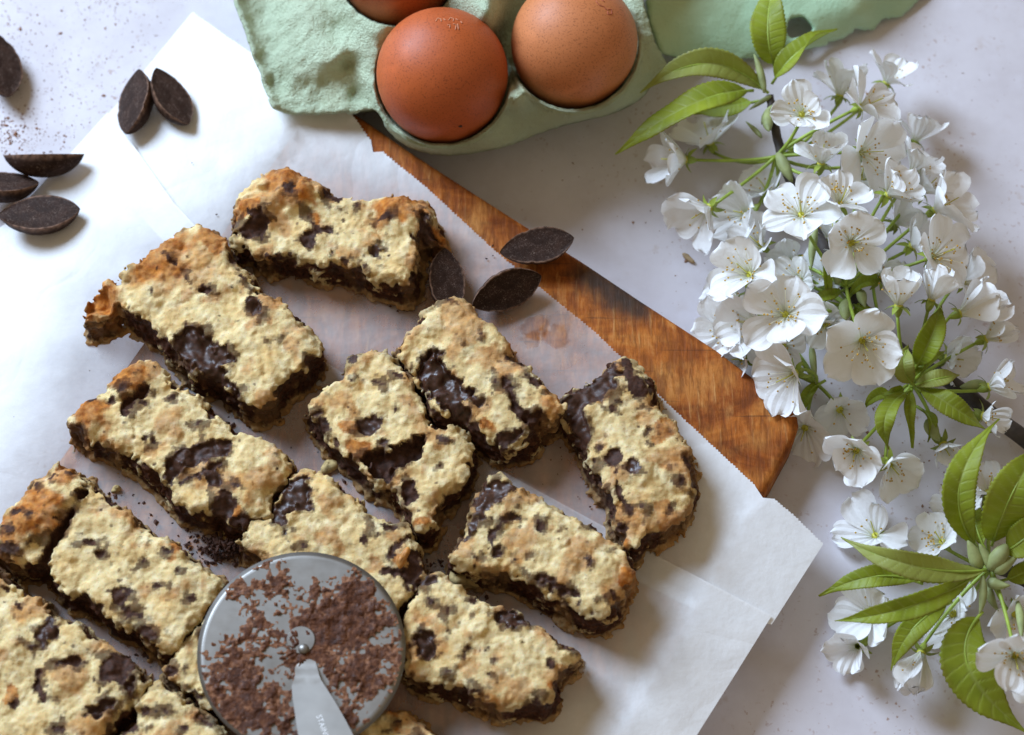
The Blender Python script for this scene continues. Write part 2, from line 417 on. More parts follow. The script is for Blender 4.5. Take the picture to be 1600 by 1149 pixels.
def surface_nets(f, h, org):
    ins = f < 0
    c8 = [ins[i:f.shape[0] - 1 + i, j:f.shape[1] - 1 + j, k:f.shape[2] - 1 + k] for i in (0, 1) for j in (0, 1) for k in (0, 1)]
    s = sum(c.astype(np.int8) for c in c8)
    I, J, K = np.nonzero((s > 0) & (s < 8))
    vid = np.full(s.shape, -1, np.int32); vid[I, J, K] = np.arange(len(I))
    cor = [(i, j, k) for i in (0, 1) for j in (0, 1) for k in (0, 1)]
    val = {c: f[I + c[0], J + c[1], K + c[2]] for c in cor}
    pos = np.zeros((len(I), 3)); cnt = np.zeros(len(I))
    for a in cor:
        for ax in range(3):
            if a[ax]: continue
            b = list(a); b[ax] = 1; b = tuple(b)
            cr = (val[a] < 0) != (val[b] < 0)
            t = np.where(cr, val[a] / (val[a] - val[b] + 1e-12), 0)
            p = np.tile(np.array(a, float), (len(I), 1)); p[:, ax] += t
            pos += p * cr[:, None]; cnt += cr
    V = (np.stack([I, J, K], -1) + pos / cnt[:, None]) * h + org
    F = []
    for ax in range(3):
        a = [slice(None)] * 3; b = [slice(None)] * 3; a[ax] = slice(0, -1); b[ax] = slice(1, None)
        cr = ins[tuple(a)] != ins[tuple(b)]; first = ins[tuple(a)]
        u, v = (ax + 1) % 3, (ax + 2) % 3
        idx = np.array(np.nonzero(cr)); ok = np.ones(idx.shape[1], bool)
        for d in (u, v): ok &= (idx[d] >= 1) & (idx[d] < s.shape[d])
        idx = idx[:, ok]; sg = first[tuple(idx)]
        def q(du, dv):
            e = idx.copy(); e[u] -= du; e[v] -= dv; return vid[tuple(e)]
        Q = np.stack([q(1, 1), q(0, 1), q(0, 0), q(1, 0)], -1)
        Q[~sg] = Q[~sg][:, ::-1]
        F.append(Q)
    F = np.concatenate(F); F = F[(F >= 0).all(1)]
    return V, F

BZ = BT + 1.2     # cookies stand on paper on the board
def cookie(seed, outline, h, choc, toast, label, lumps=(), tilt=(0, 0), dough_bias=0.0, side_bias=-0.9):
    """outline and patches in photo pixels at the height of the top; choc: (x,y,rx,ry,rot,depth,gloss) | ('poly',pts,depth,gloss) | ('line',pts,width,depth,gloss)"""
    r = np.random.default_rng(seed); h = h + 2.0; zt = BZ + h
    W = lambda pts: U([p[0] for p in pts], [p[1] for p in pts], zt)[:, :2]
    P = smooth_poly(W(outline), 1.6, 0.25, seed)
    lo = P.min(0) - 4; hi = P.max(0) + 4
    lo = np.floor(lo / VOX) * VOX
    nx, ny = (np.ceil((hi - lo) / VOX)).astype(int); nz = int((h + 13) / VOX)
    x = lo[0] + np.arange(nx) * VOX; y = lo[1] + np.arange(ny) * VOX; z = -1.0 + np.arange(nz) * VOX
    X, Y = np.meshgrid(x, y, indexing='ij')
    d2 = sdpoly(P, X, Y)
    ix = np.arange(nx) + seed * 31; iy = np.arange(ny) + seed * 47; iz = np.arange(nz) + seed * 5
    N3 = lambda vol: vol[np.ix_(ix % NS[0], iy % NS[1], iz % NS[2])]
    n2 = lambda vol, k: vol[np.ix_((ix + k * 37) % NS[0], (iy + k * 53) % NS[1], [k * 3 % NS[2]])][:, :, 0]
    # knobbly dough
    m = max(8, int(nx * ny * VOX * VOX / 36)); wp = np.stack([r.uniform(lo[0], hi[0], m), r.uniform(lo[1], hi[1], m)], -1); wr = r.uniform(3.0, 7.0, m); wh = r.uniform(0.2, 1.35, m)
    lum = np.zeros((nx, ny))
    for (a, b), rr, hh in zip(wp, wr, wh):
        q = 1 - ((X - a) ** 2 + (Y - b) ** 2) / rr ** 2
        lum = np.maximum(lum, hh * np.sqrt(np.clip(q, 0, 1)))
    top = h - 0.9 + lum + 0.55 * n2(NB, 1) + 0.18 * np.abs(n2(NMED, 2)) + 0.14 * n2(NF, 3)
    top -= 2.2 * np.exp(-np.clip(-d2, 0, 99) / 2.2) * (0.6 + 0.5 * np.clip(n2(NB, 6), -1, 1))       # soft shoulders
    ctr = P.mean(0); top += tilt[0] * (X - ctr[0]) + tilt[1] * (Y - ctr[1])
    for (a, b, rr, dz) in lumps:
        q = U(a, b, zt + max(dz, 0) * 0.7); rm = rr * px_mm(a, b, zt)
        g = np.clip(1.25 - np.hypot(X - q[0] + 0.8 * n2(NMED, 8), Y - q[1] + 0.8 * n2(NMED, 9)) / rm, 0, 1)
        top += dz * sst(0, 1, g)
    CH = np.zeros((nx, ny)); GL = np.zeros((nx, ny)); SM = np.zeros((nx, ny))
    edge_n = 0.75 * n2(NMED, 4) + 0.45 * n2(NF, 5) + 0.15
    pm = px_mm(*np.mean(outline, 0), zt)
    for c in choc:
        if c[0] == 'poly': q = W(c[1]); dd = sdpoly(q, X, Y); dep, gl = c[2], c[3]
        elif c[0] == 'line': q = W(c[1]); dd = sdline(q, X, Y) - c[2] * pm; dep, gl = c[3], c[4]
        else:
            q = U(c[0], c[1], zt); ca, sa = math.cos(math.radians(c[4])), math.sin(math.radians(c[4]))
            u = ((X - q[0]) * ca + (Y - q[1]) * sa) / (c[2] * pm); v = (-(X - q[0]) * sa + (Y - q[1]) * ca) / (c[3] * pm)
            sm_ = 0.78 if min(c[2], c[3]) <= 8 else 0.95
            dd = (np.hypot(u, v) - sm_) * min(c[2], c[3]) * pm; dep, gl = c[5], c[6]
        dd = dd + edge_n * np.clip(min(1.0, 0.5 + abs(dd.min()) * 0.15), 0.3, 1)
        k = 1 - sst(-0.35, 0.35, dd)
        CH = np.maximum(CH, k); GL = np.maximum(GL, k * gl)
        SM = np.maximum(SM, 0.8 * (1 - sst(0.0, 1.6, dd + 1.1 * n2(NMED, 7) + 0.5 * n2(NF, 9))))
        kk = 1 - sst(-1.3, 0.2, dd)
        top = top - kk * dep * 0.85 + k * (gl * 0.5 + 0.1) * n2(NMED, 12)
    # small dark flecks
    mm = int(nx * ny * VOX * VOX / 42)
    for a, b, rr in zip(r.uniform(lo[0], hi[0], mm), r.uniform(lo[1], hi[1], mm), 0.16 + r.exponential(0.15, mm)):
        dd = np.hypot(X - a, (Y - b) * r.uniform(0.7, 1.5)) - rr + 0.25 * n2(NF, 11)
        CH = np.maximum(CH, (1 - sst(-0.3, 0.3, dd)) * r.uniform(0.3, 1))
    TO = np.zeros((nx, ny))
    for (a, b, rr, k) in toast:
        q = U(a, b, zt); TO = np.maximum(TO, min(1.0, 1.3 * k) * (1 - sst(0.6 * rr * pm, 1.2 * rr * pm, np.hypot(X - q[0], Y - q[1]) + 1.6 * n2(NMED, 13))))
    TO = np.maximum(TO, 0.6 * sst(0.4, 1.6, n2(NB, 14) + 0.5 * n2(NMED, 15)))
    SM = np.maximum(SM, 0.4 * sst(-0.3, 0.8, d2 + 0.9 * n2(NMED, 16)))
    SM = np.maximum(SM, 0.25 * sst(1.9, 2.6, n2(NMED, 17)))
    # volume: cut sides bulge and crumble, a thin crust spreads at the foot
    zz = z[None, None, :]
    prof = 2.6 * (1 - np.clip(zz, 0, h) / h) - 0.8 * np.exp(-((zz - 5.5) / 2.4) ** 2) + 0.9 * np.exp(-(np.clip(zz, 0, 99) / 1.6) ** 2)
    fs = d2[:, :, None] - prof + 0.46 * N3(NMED) + 0.36 * N3(NF) + 0.5 * N3(NB)
    ft = zz - top[:, :, None]
    k = 2.0; hh = np.clip(0.5 + 0.5 * (fs - ft) / k, 0, 1)
    f = ft * (1 - hh) + fs * hh + k * hh * (1 - hh)
    f += 0.08 * N3(NF)
    f = np.maximum(f, 0.0 - zz)
    V, F = surface_nets(f.astype(np.float64), VOX, np.array([lo[0], lo[1], -1.0]))
    gi = np.clip(np.round((V[:, 0] - lo[0]) / VOX).astype(int), 0, nx - 1); gj = np.clip(np.round((V[:, 1] - lo[1]) / VOX).astype(int), 0, ny - 1)
    gk = np.clip(np.round((V[:, 2] + 1) / VOX).astype(int), 0, nz - 1)
    dep = top[gi, gj] - V[:, 2]
    sidef = sst(2.0, 3.2, dep + 0.7 * N3(NMED)[gi, gj, gk]) * sst(-3.0, -0.8, d2[gi, gj])
    base = 1 - sst(1.8, 3.2, V[:, 2] + 0.5 * N3(NMED)[gi, gj, gk])
    ns = 0.7 * N3(NMED)[gi, gj, gk] + 0.6 * N3(NB)[gi, gj, gk] + 0.5 * N3(NF)[gi, gj, gk]
    ch = CH[gi, gj] * (1 - sidef); gl = GL[gi, gj] * (1 - sidef)
    smd = SM[gi, gj]
    sside = sidef * (1 - 0.65 * base) * (1 - 0.6 * TO[gi, gj])
    smd = np.maximum(smd, sside * sst(-1.35 + side_bias, -0.5 + side_bias, ns))
    chs = sside * sst(0.0 + side_bias, 0.9 + side_bias, ns); ch = np.maximum(ch, chs)
    gl = np.maximum(gl, chs * 0.75 * sst(0.6, 1.4, ns))
    to = np.maximum(TO[gi, gj] * (1 - 0.2 * sidef), 0.5 * base * sidef)
    V[:, 2] += BZ
    o = obj('cookie_bar', V, F, M_COOKIE, attrs={'choc': ch, 'toast': to, 'smear': smd, 'gloss': gl})
    return tag(o, label, 'cookie bar', 'chocolate chunk cookie bars on the baking paper')

cookie(1, [(370, 307), (404, 276), (452, 268), (482, 275), (506, 282), (512, 296), (535, 306), (556, 311), (589, 307), (625, 305), (657, 311), (676, 330), (690, 362), (676, 366), (655, 362), (646, 397),
           (642, 436), (613, 433), (577, 423), (537, 411), (482, 404), (447, 395), (405, 392), (395, 384), (408, 376), (378, 376), (367, 369)], 15.5,
       [(400, 352, 25, 20, 0, 1.5, .3), (480, 378, 12, 15, 0, 1, .4), (522, 303, 13, 15, 0, .5, .2), (454, 304, 10, 8, 0, .6, .3), (587, 388, 14, 11, 20, .4, .9), (520, 392, 9, 8, 0, 1.5, .4), (539, 404, 8, 5, 0, 1, .4),
        (442, 399, 22, 9, -10, 1, .4), (568, 416, 9, 6, 0, .5, .6), (511, 359, 8, 6, 0, 1, .5), (600, 342, 11, 4, 0, .3, .2), ('poly', [(658, 320), (664, 330), (682, 362), (655, 378), (648, 370)], 2, .5), (558, 322, 4, 4, 0, .2, .2), (490, 352, 5, 14, 30, .4, .1)],
       [(455, 285, 48, 1), (612, 322, 36, .95), (378, 330, 22, .9), (498, 330, 14, .9), (650, 320, 25, .8), (690, 360, 14, 1)],
       'small lumpy cookie bar with a tall browned corner, nearest the egg carton', lumps=[(455, 290, 42, 6), (405, 325, 30, 4), (625, 325, 40, 2.5), (685, 355, 18, -8), (500, 295, 10, 3), (410, 285, 9, 3)])
cookie(2, [(315, 347), (346, 366), (357, 405), (384, 424), (403, 451), (449, 481), (493, 535), (487, 554), (464, 577), (438, 596), (422, 619), (388, 627), (365, 607), (334, 584), (304, 577), (269, 539), (250, 516), (208, 485), (180, 466),
           (158, 487), (134, 490), (142, 464), (165, 433), (180, 440), (200, 439), (197, 424), (235, 389), (277, 362)], 17,
       [('poly', [(273, 523), (288, 508), (319, 512), (334, 535), (357, 542), (365, 561), (346, 569), (357, 592), (380, 604), (373, 615), (334, 592), (300, 577), (269, 546)], 2.6, .9), (321, 450, 10, 9, 0, 2.2, .2), (396, 477, 12, 17, 20, 1.2, .8),
        (292, 435, 6, 10, 30, .8, .2), (268, 408, 9, 5, -30, .6, .1), (384, 440, 4, 12, 30, 1, .3), (480, 560, 12, 8, 40, 1, .4), (238, 455, 4, 4, 0, .3, .1), (430, 530, 5, 3, 0, .3, .1), (360, 400, 6, 22, 25, 1.2, .4)],
       [(250, 400, 60, .75), (160, 465, 34, 1), (330, 370, 30, .7), (420, 470, 26, .55), (300, 410, 50, .4)],
       'big cookie bar with a crisp orange crust spur on its left corner', lumps=[(150, 468, 26, -6.5), (310, 540, 30, -2), (385, 470, 12, 1.8)])
cookie(3, [(589, 547), (613, 555), (640, 586), (646, 610), (667, 640), (676, 662), (714, 671), (740, 694), (735, 718), (718, 749), (687, 776), (674, 793), (670, 820), (653, 823), (640, 786), (613, 755), (582, 742), (551, 715), (534, 701), (507, 671), (484, 640), (490, 626), (521, 596), (545, 579), (552, 553)], 15,
       [('poly', [(548, 711), (599, 703), (630, 690), (663, 678), (672, 688), (650, 715), (619, 732), (609, 755), (582, 742)], 5.5, .35), (575, 667, 16, 21, -30, 1.3, .8), (600, 690, 8, 6, 0, 1, .6), (616, 640, 5, 5, 0, .6, .3), (687, 727, 6, 5, 0, .6, .3),
        (687, 684, 10, 4, -20, .6, .5), (589, 596, 14, 4, -20, .4, .2), (623, 587, 7, 4, -40, .3, .2), (552, 560, 9, 12, 0, 1.2, .6), (655, 600, 5, 25, 25, 1.5, .5), (640, 770, 14, 24, 15, 2, .3), (548, 594, 5, 3, 0, .3, .1), (500, 655, 10, 16, 30, 1, .4)],
       [(540, 668, 16, .7), (560, 695, 22, .75), (500, 620, 10, .5), (655, 815, 12, .9), (690, 690, 14, .4)],
       'cookie bar broken across by a deep chocolate gap, in the middle of the paper', side_bias=-1.1)
cookie(4, [(694, 467), (728, 470), (742, 491), (765, 501), (796, 535), (799, 555), (826, 572), (843, 593), (881, 630), (874, 643), (843, 654), (826, 681), (786, 688), (748, 667), (728, 645), (687, 645), (670, 615), (653, 586), (640, 565), (623, 542), (646, 514), (670, 487)], 18.5,
       [('poly', [(646, 562), (670, 546), (691, 552), (697, 572), (714, 586), (733, 606), (732, 628), (740, 650), (725, 655), (700, 645), (680, 625), (660, 596)], 3.6, 1), (674, 558, 10, 10, 0, -2.5, .8), (748, 626, 15, 9, -20, 1, .9), (753, 530, 5, 9, -15, .4, .1), (803, 562, 21, 8, -25, 1, .4),
        ('line', [(785, 595), (797, 610), (808, 640), (822, 655)], 6, 1.4, .4), (831, 592, 11, 5, -40, 1, .3), (833, 654, 18, 12, 20, 3, .2), (790, 680, 22, 9, 20, 1.5, .5), (700, 468, 6, 3, 0, .3, .2), (715, 530, 3, 3, 0, .2, .1), (775, 598, 5, 7, 0, .3, .2)],
       [(720, 500, 40, .45), (770, 560, 26, .5), (790, 580, 22, .55), (765, 660, 9, .9), (860, 625, 22, .6), (800, 530, 12, .7), (655, 540, 10, .6)],
       'thick cookie bar with a glossy melted chocolate hollow, beside three chocolate drops', tilt=(0.03, 0.02))
cookie(5, [(975, 552), (995, 567), (1012, 587), (1021, 605), (1019, 631), (1038, 645), (1055, 668), (1073, 697), (1081, 725), (1086, 748), (1078, 777), (1061, 803), (1032, 823), (1004, 835), (995, 852), (981, 849), (975, 829), (963, 806), (958, 774), (943, 757), (926, 717), (915, 691), (888, 658), (881, 625), (903, 602), (935, 585), (958, 562)], 14,
       [('poly', [(878, 622), (903, 600), (932, 583), (958, 562), (969, 580), (958, 605), (938, 625), (917, 636), (923, 691), (912, 702), (885, 665)], 1.8, .75), ('poly', [(976, 558), (995, 567), (986, 587), (1015, 596), (1009, 619), (984, 616), (978, 587)], -.5, .25), (1012, 668, 6, 20, 6, .5, .2),
        (959, 639, 5, 4, 0, .3, .2), (938, 698, 6, 7, 0, .8, .3), (961, 715, 16, 17, 0, 1, .4), (986, 738, 14, 17, 30, .6, 1), ('line', [(962, 740), (966, 770), (985, 800)], 5, 1, .3), (1061, 743, 5, 12, 30, .6, .3), (1047, 793, 4, 4, 0, .4, .2), (1072, 722, 5, 11, 30, .6, .3), (972, 820, 10, 7, 0, 1, .5), (930, 720, 6, 12, 20, 1, .4),
        (970, 630, 5, 4, 0, .3, .2), (1003, 795, 5, 9, 0, .6, .2), (950, 765, 5, 8, 0, 1, .3)],
       [(1062, 730, 34, .55), (1035, 668, 22, .7), (1042, 808, 24, .6), (978, 842, 12, .8), (975, 800, 18, .6), (965, 575, 12, .6)],
       'half moon cookie bar with dark chocolate end, at the bare edge of the board', lumps=[(1000, 740, 60, 2)])
cookie(6, [(226, 559), (254, 579), (268, 598), (304, 615), (329, 643), (363, 671), (385, 674), (418, 693), (449, 721), (443, 746), (415, 771), (416, 796), (391, 807), (385, 821), (357, 813), (340, 796), (307, 796), (279, 785), (268, 763), (246, 740), (215, 713), (190, 699), (148, 685), (123, 671), (107, 654), (134, 626), (157, 607), (182, 585)], 16,
       [('poly', [(251, 735), (263, 718), (296, 699), (332, 682), (363, 688), (362, 705), (330, 718), (300, 732), (268, 749), (249, 746)], 2.2, .65), ('line', [(283, 752), (320, 735), (345, 722)], 3, 1, .4), (327, 743, 17, 13, -20, 1.2, .6), ('line', [(193, 645), (206, 625), (230, 607)], 7, 2.4, .2), (173, 625, 7, 7, 0, .8, .2), (193, 611, 9, 8, 0, 1, .2),
        (268, 621, 9, 6, 30, .4, .2), (226, 630, 7, 5, 0, .6, .2), (306, 661, 6, 6, 0, .4, .4), (226, 687, 6, 7, 0, 1, .2), (349, 788, 20, 20, 0, 1.5, .6), (368, 760, 11, 5, -30, 1, .4), (122, 668, 8, 6, 0, .5, .2), (382, 812, 22, 12, 0, 2, .3), (146, 620, 6, 5, 0, .4, .2), (239, 690, 8, 8, 0, .6, .3), ('line', [(300, 700), (285, 722)], 3, .6, .4)],
       [(196, 590, 36, .8), (140, 648, 34, .75), (236, 572, 18, .5), (240, 705, 12, .4), (368, 798, 7, 1), (435, 705, 16, .4)],
       'cookie bar crossed by a dull melted chocolate furrow, left of the broken one', lumps=[(205, 588, 40, 2.5), (150, 640, 30, 1.5), (300, 790, 18, 1.5)])
cookie(7, [(90, 723), (125, 739), (145, 759), (172, 782), (195, 798), (219, 821), (270, 848), (297, 876), (340, 899), (344, 911), (324, 946), (297, 970), (281, 1005), (254, 1012), (219, 981), (184, 970), (156, 950), (133, 930), (98, 919), (78, 895), (66, 880), (40, 878), (12, 876), (-8, 864), (-15, 830), (0, 813), (20, 794), (47, 766), (51, 747), (78, 739)], 15.5,
       [('line', [(133, 768), (108, 805), (86, 838), (66, 885)], 8, 4.5, .3), (82, 743, 8, 12, -20, .6, .2), (113, 743, 9, 6, 0, .5, .3), (57, 759, 8, 6, 0, .4, .2), (27, 803, 9, 7, 0, .5, .2), (50, 808, 14, 6, 0, .4, .3), (16, 831, 8, 6, 0, .4, .2), (50, 848, 8, 5, 0, .4, .2), (8, 862, 16, 10, 0, .8, .5),
        (187, 928, 17, 16, 0, .8, .3), (200, 955, 22, 9, -25, .6, .2), (226, 872, 4, 13, -30, .3, .1), (246, 915, 6, 5, 0, .4, .3), (154, 866, 6, 5, 0, .4, .2), (141, 846, 9, 3, 0, .2, .1), (160, 778, 12, 6, -20, 1.2, .3), (262, 860, 16, 6, -25, .7, .3), (225, 985, 24, 9, -30, 1.4, .4), (278, 890, 5, 3, 0, .3, .2), (300, 935, 8, 5, 0, .5, .2)],
       [(60, 800, 46, .85), (100, 745, 30, .7), (20, 830, 30, .7), (270, 864, 13, .7), (90, 728, 10, 1)],
       'cookie bar with a rolled browned end ridge, at the left edge of the picture', lumps=[(95, 765, 38, 3), (55, 805, 40, 3.5), (20, 840, 36, 3)])
cookie(8, [(480, 725), (496, 737), (517, 748), (531, 764), (556, 781), (564, 797), (583, 812), (612, 814), (637, 826), (645, 855), (653, 874), (661, 894), (651, 913), (620, 945), (560, 950), (480, 905), (430, 880), (400, 862), (378, 845), (384, 830), (395, 812), (417, 805), (424, 785), (444, 764), (457, 743)], 14.5,
       [('poly', [(448, 754), (475, 747), (486, 764), (494, 787), (486, 801), (463, 797), (444, 809), (459, 834), (442, 838), (424, 816), (418, 805), (430, 781)], 2.4, .95), (473, 851, 5, 4, 0, .4, .2), (570, 843, 6, 8, 0, .3, .2), (614, 862, 9, 26, -35, 1, .3), (610, 893, 13, 11, 0, .8, .3), (612, 822, 24, 8, -10, 1.2, .3), (645, 890, 18, 30, 0, 1.6, .3), (592, 833, 4, 4, 0, .3, .2)],
       [(512, 848, 8, .8), (575, 885, 14, .5), (630, 872, 9, 1)],
       'cookie bar with a glossy chocolate pool, partly under the upper rim of the wheel cutter', lumps=[(515, 770, 22, 1.6), (632, 872, 8, 2)])
cookie(9, [(775, 742), (809, 761), (831, 776), (876, 795), (910, 813), (940, 832), (977, 858), (988, 895), (970, 929), (958, 951), (929, 961), (902, 948), (869, 928), (839, 910), (809, 895), (775, 887), (749, 884), (708, 873), (716, 847), (731, 821), (746, 783), (757, 754)], 17.5,
       [('poly', [(755, 744), (790, 750), (809, 761), (787, 783), (757, 798), (742, 820), (728, 838), (746, 780)], .6, 1), ('line', [(809, 806), (784, 815), (770, 830), (766, 850), (778, 866)], 5, .7, .5), (925, 820, 19, 7, -25, .8, .6), (923, 881, 8, 8, 0, .8, .5), (843, 821, 4, 7, 20, 1, .2), (850, 806, 4, 3, 0, .4, .3), (874, 832, 3, 3, 0, .3, .1),
        (802, 877, 9, 8, 0, .9, .4), (958, 858, 9, 4, -40, .5, .3), (868, 916, 40, 9, -24, 2.0, .45), (960, 935, 7, 10, 0, 1, .3), (826, 868, 4, 3, 0, .3, .2), (747, 868, 6, 4, 0, .4, .2)],
       [(818, 840, 24, .45), (985, 900, 22, .85), (720, 865, 14, .4), (968, 930, 16, .5)],
       'cookie bar with a shiny chocolate tip on its upper corner, right of the wheel cutter')
cookie(10, [(678, 896), (705, 914), (742, 929), (768, 940), (800, 955), (838, 975), (869, 996), (899, 1015), (884, 1037), (869, 1056), (869, 1078), (854, 1097), (824, 1093), (794, 1101), (768, 1093), (723, 1071), (682, 1056), (641, 1045), (637, 1019), (634, 966), (649, 933)], 17,
       [(673, 940, 8, 8, 0, 1, .5), (667, 905, 14, 10, 0, 1, .7), (800, 966, 34, 13, -8, 2.8, 1), (663, 1005, 20, 22, 0, 2.8, .8), (727, 1019, 5, 11, -25, .6, .3), (705, 1045, 9, 5, 25, .6, .3), (798, 1082, 5, 7, 0, .6, .2), (738, 1080, 14, 10, 0, 1, .4), (774, 1032, 4, 3, 0, .3, .2), (860, 1037, 5, 6, 0, .5, .2), (764, 1052, 4, 4, 0, .4, .3), (742, 935, 9, 14, 20, 1, .5), (886, 1004, 12, 5, -30, .6, .4),
        (835, 1092, 18, 9, 10, 2, .5), (697, 985, 5, 6, 0, .4, .2), (700, 955, 4, 8, 0, .2, .1)],
       [(655, 970, 16, .55), (737, 1035, 14, .4), (780, 1060, 16, .4), (810, 1070, 16, .4), (862, 1070, 7, 1), (865, 990, 8, .7)],
       'cookie bar touching the right rim of the wheel cutter, chocolate notch behind', lumps=[(755, 945, 14, 1.8), (655, 1030, 16, 1.5)])
cookie(11, [(-40, 870), (0, 893), (23, 917), (59, 934), (82, 966), (117, 973), (137, 997), (164, 1009), (187, 1024), (221, 1059), (205, 1091), (172, 1122), (156, 1152), (140, 1190), (-60, 1190), (-70, 920)], 15.5,
       [(74, 985, 13, 24, -20, 1.4, .8), (55, 1010, 12, 7, 0, .8, .5), (113, 1034, 24, 8, 15, 1.8, .3), ('line', [(60, 1050), (56, 1070), (68, 1092)], 4, 1.4, .3), (182, 1048, 27, 29, 0, 1.2, .35), (158, 1106, 26, 13, 30, 2.6, .7), (8, 919, 10, 7, -30, .8, .3), (18, 1102, 5, 4, 0, .4, .2), (95, 1140, 14, 5, 0, 1, .3), (205, 1070, 12, 20, 0, 2, .4), (28, 944, 6, 3, 0, .3, .2)],
       [(12, 1083, 10, .7), (112, 1068, 24, .4), (130, 1130, 18, .4)],
       'cookie bar cut off by the lower left corner of the picture')
cookie(12, [(242, 1067), (281, 1095), (312, 1114), (336, 1134), (350, 1160), (380, 1200), (150, 1200), (180, 1152), (219, 1114), (214, 1104), (234, 1079)], 14,
       [(288, 1135, 6, 6, 0, .6, .3), (250, 1112, 12, 4, 0, .5, .3), (200, 1140, 18, 8, 30, 1.2, .4), (230, 1110, 8, 6, 0, .8, .3), (322, 1128, 16, 5, -35, .8, .4)],
       [(308, 1122, 14, .9), (232, 1110, 9, .5)],
       'cookie bar at the bottom edge, left of the wheel cutter handle')
cookie(13, [(312, 973), (281, 1012), (266, 1036), (254, 1046), (289, 1067), (312, 1087), (350, 1110), (400, 1100), (455, 1050), (420, 960), (350, 945)], 14,
       [(268, 1046, 14, 8, -20, 1.4, .3), (303, 1082, 14, 7, -30, 1.4, .4), (318, 985, 5, 8, 0, .5, .3)], [(300, 1000, 12, .4)],
       'cookie bar mostly hidden under the left rim of the wheel cutter')
cookie(14, [(560, 1149), (600, 1112), (640, 1118), (668, 1140), (692, 1162), (690, 1210), (550, 1210)], 14,
       [(618, 1128, 8, 5, 0, .6, .4), (655, 1150, 8, 5, 0, .8, .3)], [(620, 1118, 14, .95), (650, 1140, 14, .5)],
       'corner of a cookie bar at the bottom edge, right of the wheel cutter handle')
# ------------------------------------------------------------------ egg carton
def m_pulp(name, c0, c1, bump, dist, scale):
    t = NT(name)
    f = t.noise(scale, 6, 0.68); g = t.noise(scale * 4, 4, 0.6, 0.6)
    c = t.ramp(t.noise(40, 4), [(0.3, c0), (0.7, c1)])
    c = t.mix(t.ramp(g, [(0.6, 0.0), (0.75, 0.35)]), c, tuple(x * 0.62 for x in c0))
    c = t.mix(t.ramp(t.noise(18, 3), [(0.5, 0.0), (0.75, 0.35)]), c, (0.60, 0.58, 0.33))
    t.p(Base_Color=c, Roughness=0.92)
    t.b.inputs['Specular IOR Level'].default_value = 0.2
    t.bump(t.math('ADD', f, t.math('MULTIPLY', g, 0.45)), bump, dist)
    return t.m
M_PULP = m_pulp('rough_pulp', (0.52, 0.61, 0.42), (0.63, 0.73, 0.52), 1.0, 0.0022, 330)
M_PULP2 = m_pulp('smooth_pulp', (0.40, 0.58, 0.38), (0.48, 0.67, 0.45), 0.5, 0.0010, 260)
eggs = [  # centre px, radius px, centre height, colours
    ((691, 120), 102, 40, (0.42, 0.082, 0.018), (0.54, 0.12, 0.028), (0.03, -0.10), 'orange brown egg with a pale stamp, in the front left cup of the carton'),
    ((896, 70), 98, 38, (0.52, 0.165, 0.055), (0.64, 0.23, 0.085), (0.12, -0.12), 'paler brown egg in the right cup of the carton, below the mint lid'),
    ((621, -57), 95, 38, (0.44, 0.10, 0.025), (0.54, 0.14, 0.035), (0, 0), 'brown egg cut off by the top edge of the picture')]
tray_out = [(350, -150), (362, -60), (370, 0), (385, 40), (400, 85), (415, 128), (427, 162), (437, 171), (465, 175), (500, 178), (540, 175), (570, 171), (586, 173), (597, 186), (605, 203), (625, 222), (650, 235), (690, 243), (740, 240), (800, 226),
            (850, 206), (900, 192), (960, 177), (1002, 154), (1022, 128), (1042, 108), (1038, 92), (1025, 70), (1016, 40), (1006, 0), (1000, -70), (996, -150)]
ctl = [(350, -150, 30), (362, -60, 30), (370, 0, 29), (385, 40, 29), (400, 85, 28), (415, 128, 26), (427, 162, 27), (437, 171, 25), (380, 0, 25), (394, 40, 24.5), (410, 88, 23.5), (424, 130, 22), (440, 160, 24),
       (450, 30, 29), (470, 80, 31), (440, 95, 28), (500, 15, 34), (505, 70, 35), (455, 130, 26), (480, 108, 31), (530, 90, 36), (470, 145, 25), (510, 135, 26), (540, 150, 26), (480, 172, 24), (530, 173, 25), (565, 170, 26), (545, 118, 28),
       (512, 0, 33), (528, 50, 31), (543, 100, 28), (556, 145, 23), (535, 20, 37), (552, 75, 36), (572, 130, 32), (582, 165, 27), (560, 15, 42), (585, 30, 45), (606, 38, 47), (600, 62, 42), (590, 90, 38), (586, 130, 34), (588, 160, 30), (565, 60, 39),
       (545, -10, 40), (540, -60, 36), (500, -80, 34), (690, 120, 8), (640, 120, 15), (740, 120, 15), (690, 70, 15), (690, 175, 13), (605, 120, 30), (636, 208, 30), (690, 231, 29), (745, 220, 30), (785, 185, 32), (595, 186, 26), (607, 203, 23), (627, 222, 20),
       (650, 235, 18), (690, 243, 17), (740, 240, 17), (800, 226, 18), (808, 147, 44), (800, 180, 32), (835, 172, 32), (870, 178, 31), (900, 178, 31), (955, 160, 32), (825, 155, 38), (815, 205, 22), (985, 118, 33), (1000, 60, 37), (990, 10, 42), (850, 206, 19), (900, 192, 19), (960, 177, 20),
       (1002, 154, 22), (1022, 128, 24), (1042, 108, 25), (1038, 92, 27), (1025, 70, 33), (1016, 40, 38), (1006, 0, 40), (1000, -70, 40), (996, -150, 36), (896, 70, 8), (846, 70, 15), (946, 70, 15), (896, 120, 14), (896, 20, 14), (797, 90, 20), (790, 110, 16),
       (705, 0, 44), (735, 10, 52), (765, 22, 54), (768, 45, 44), (755, 55, 38), (780, 10, 46), (800, 15, 30), (795, 50, 22), (720, -40, 52), (760, -60, 54), (680, 5, 32), (620, -57, 8), (620, -10, 15), (670, -57, 15), (570, -57, 22), (690, -100, 34), (620, -130, 25), (896, -60, 25), (850, -130, 36)]
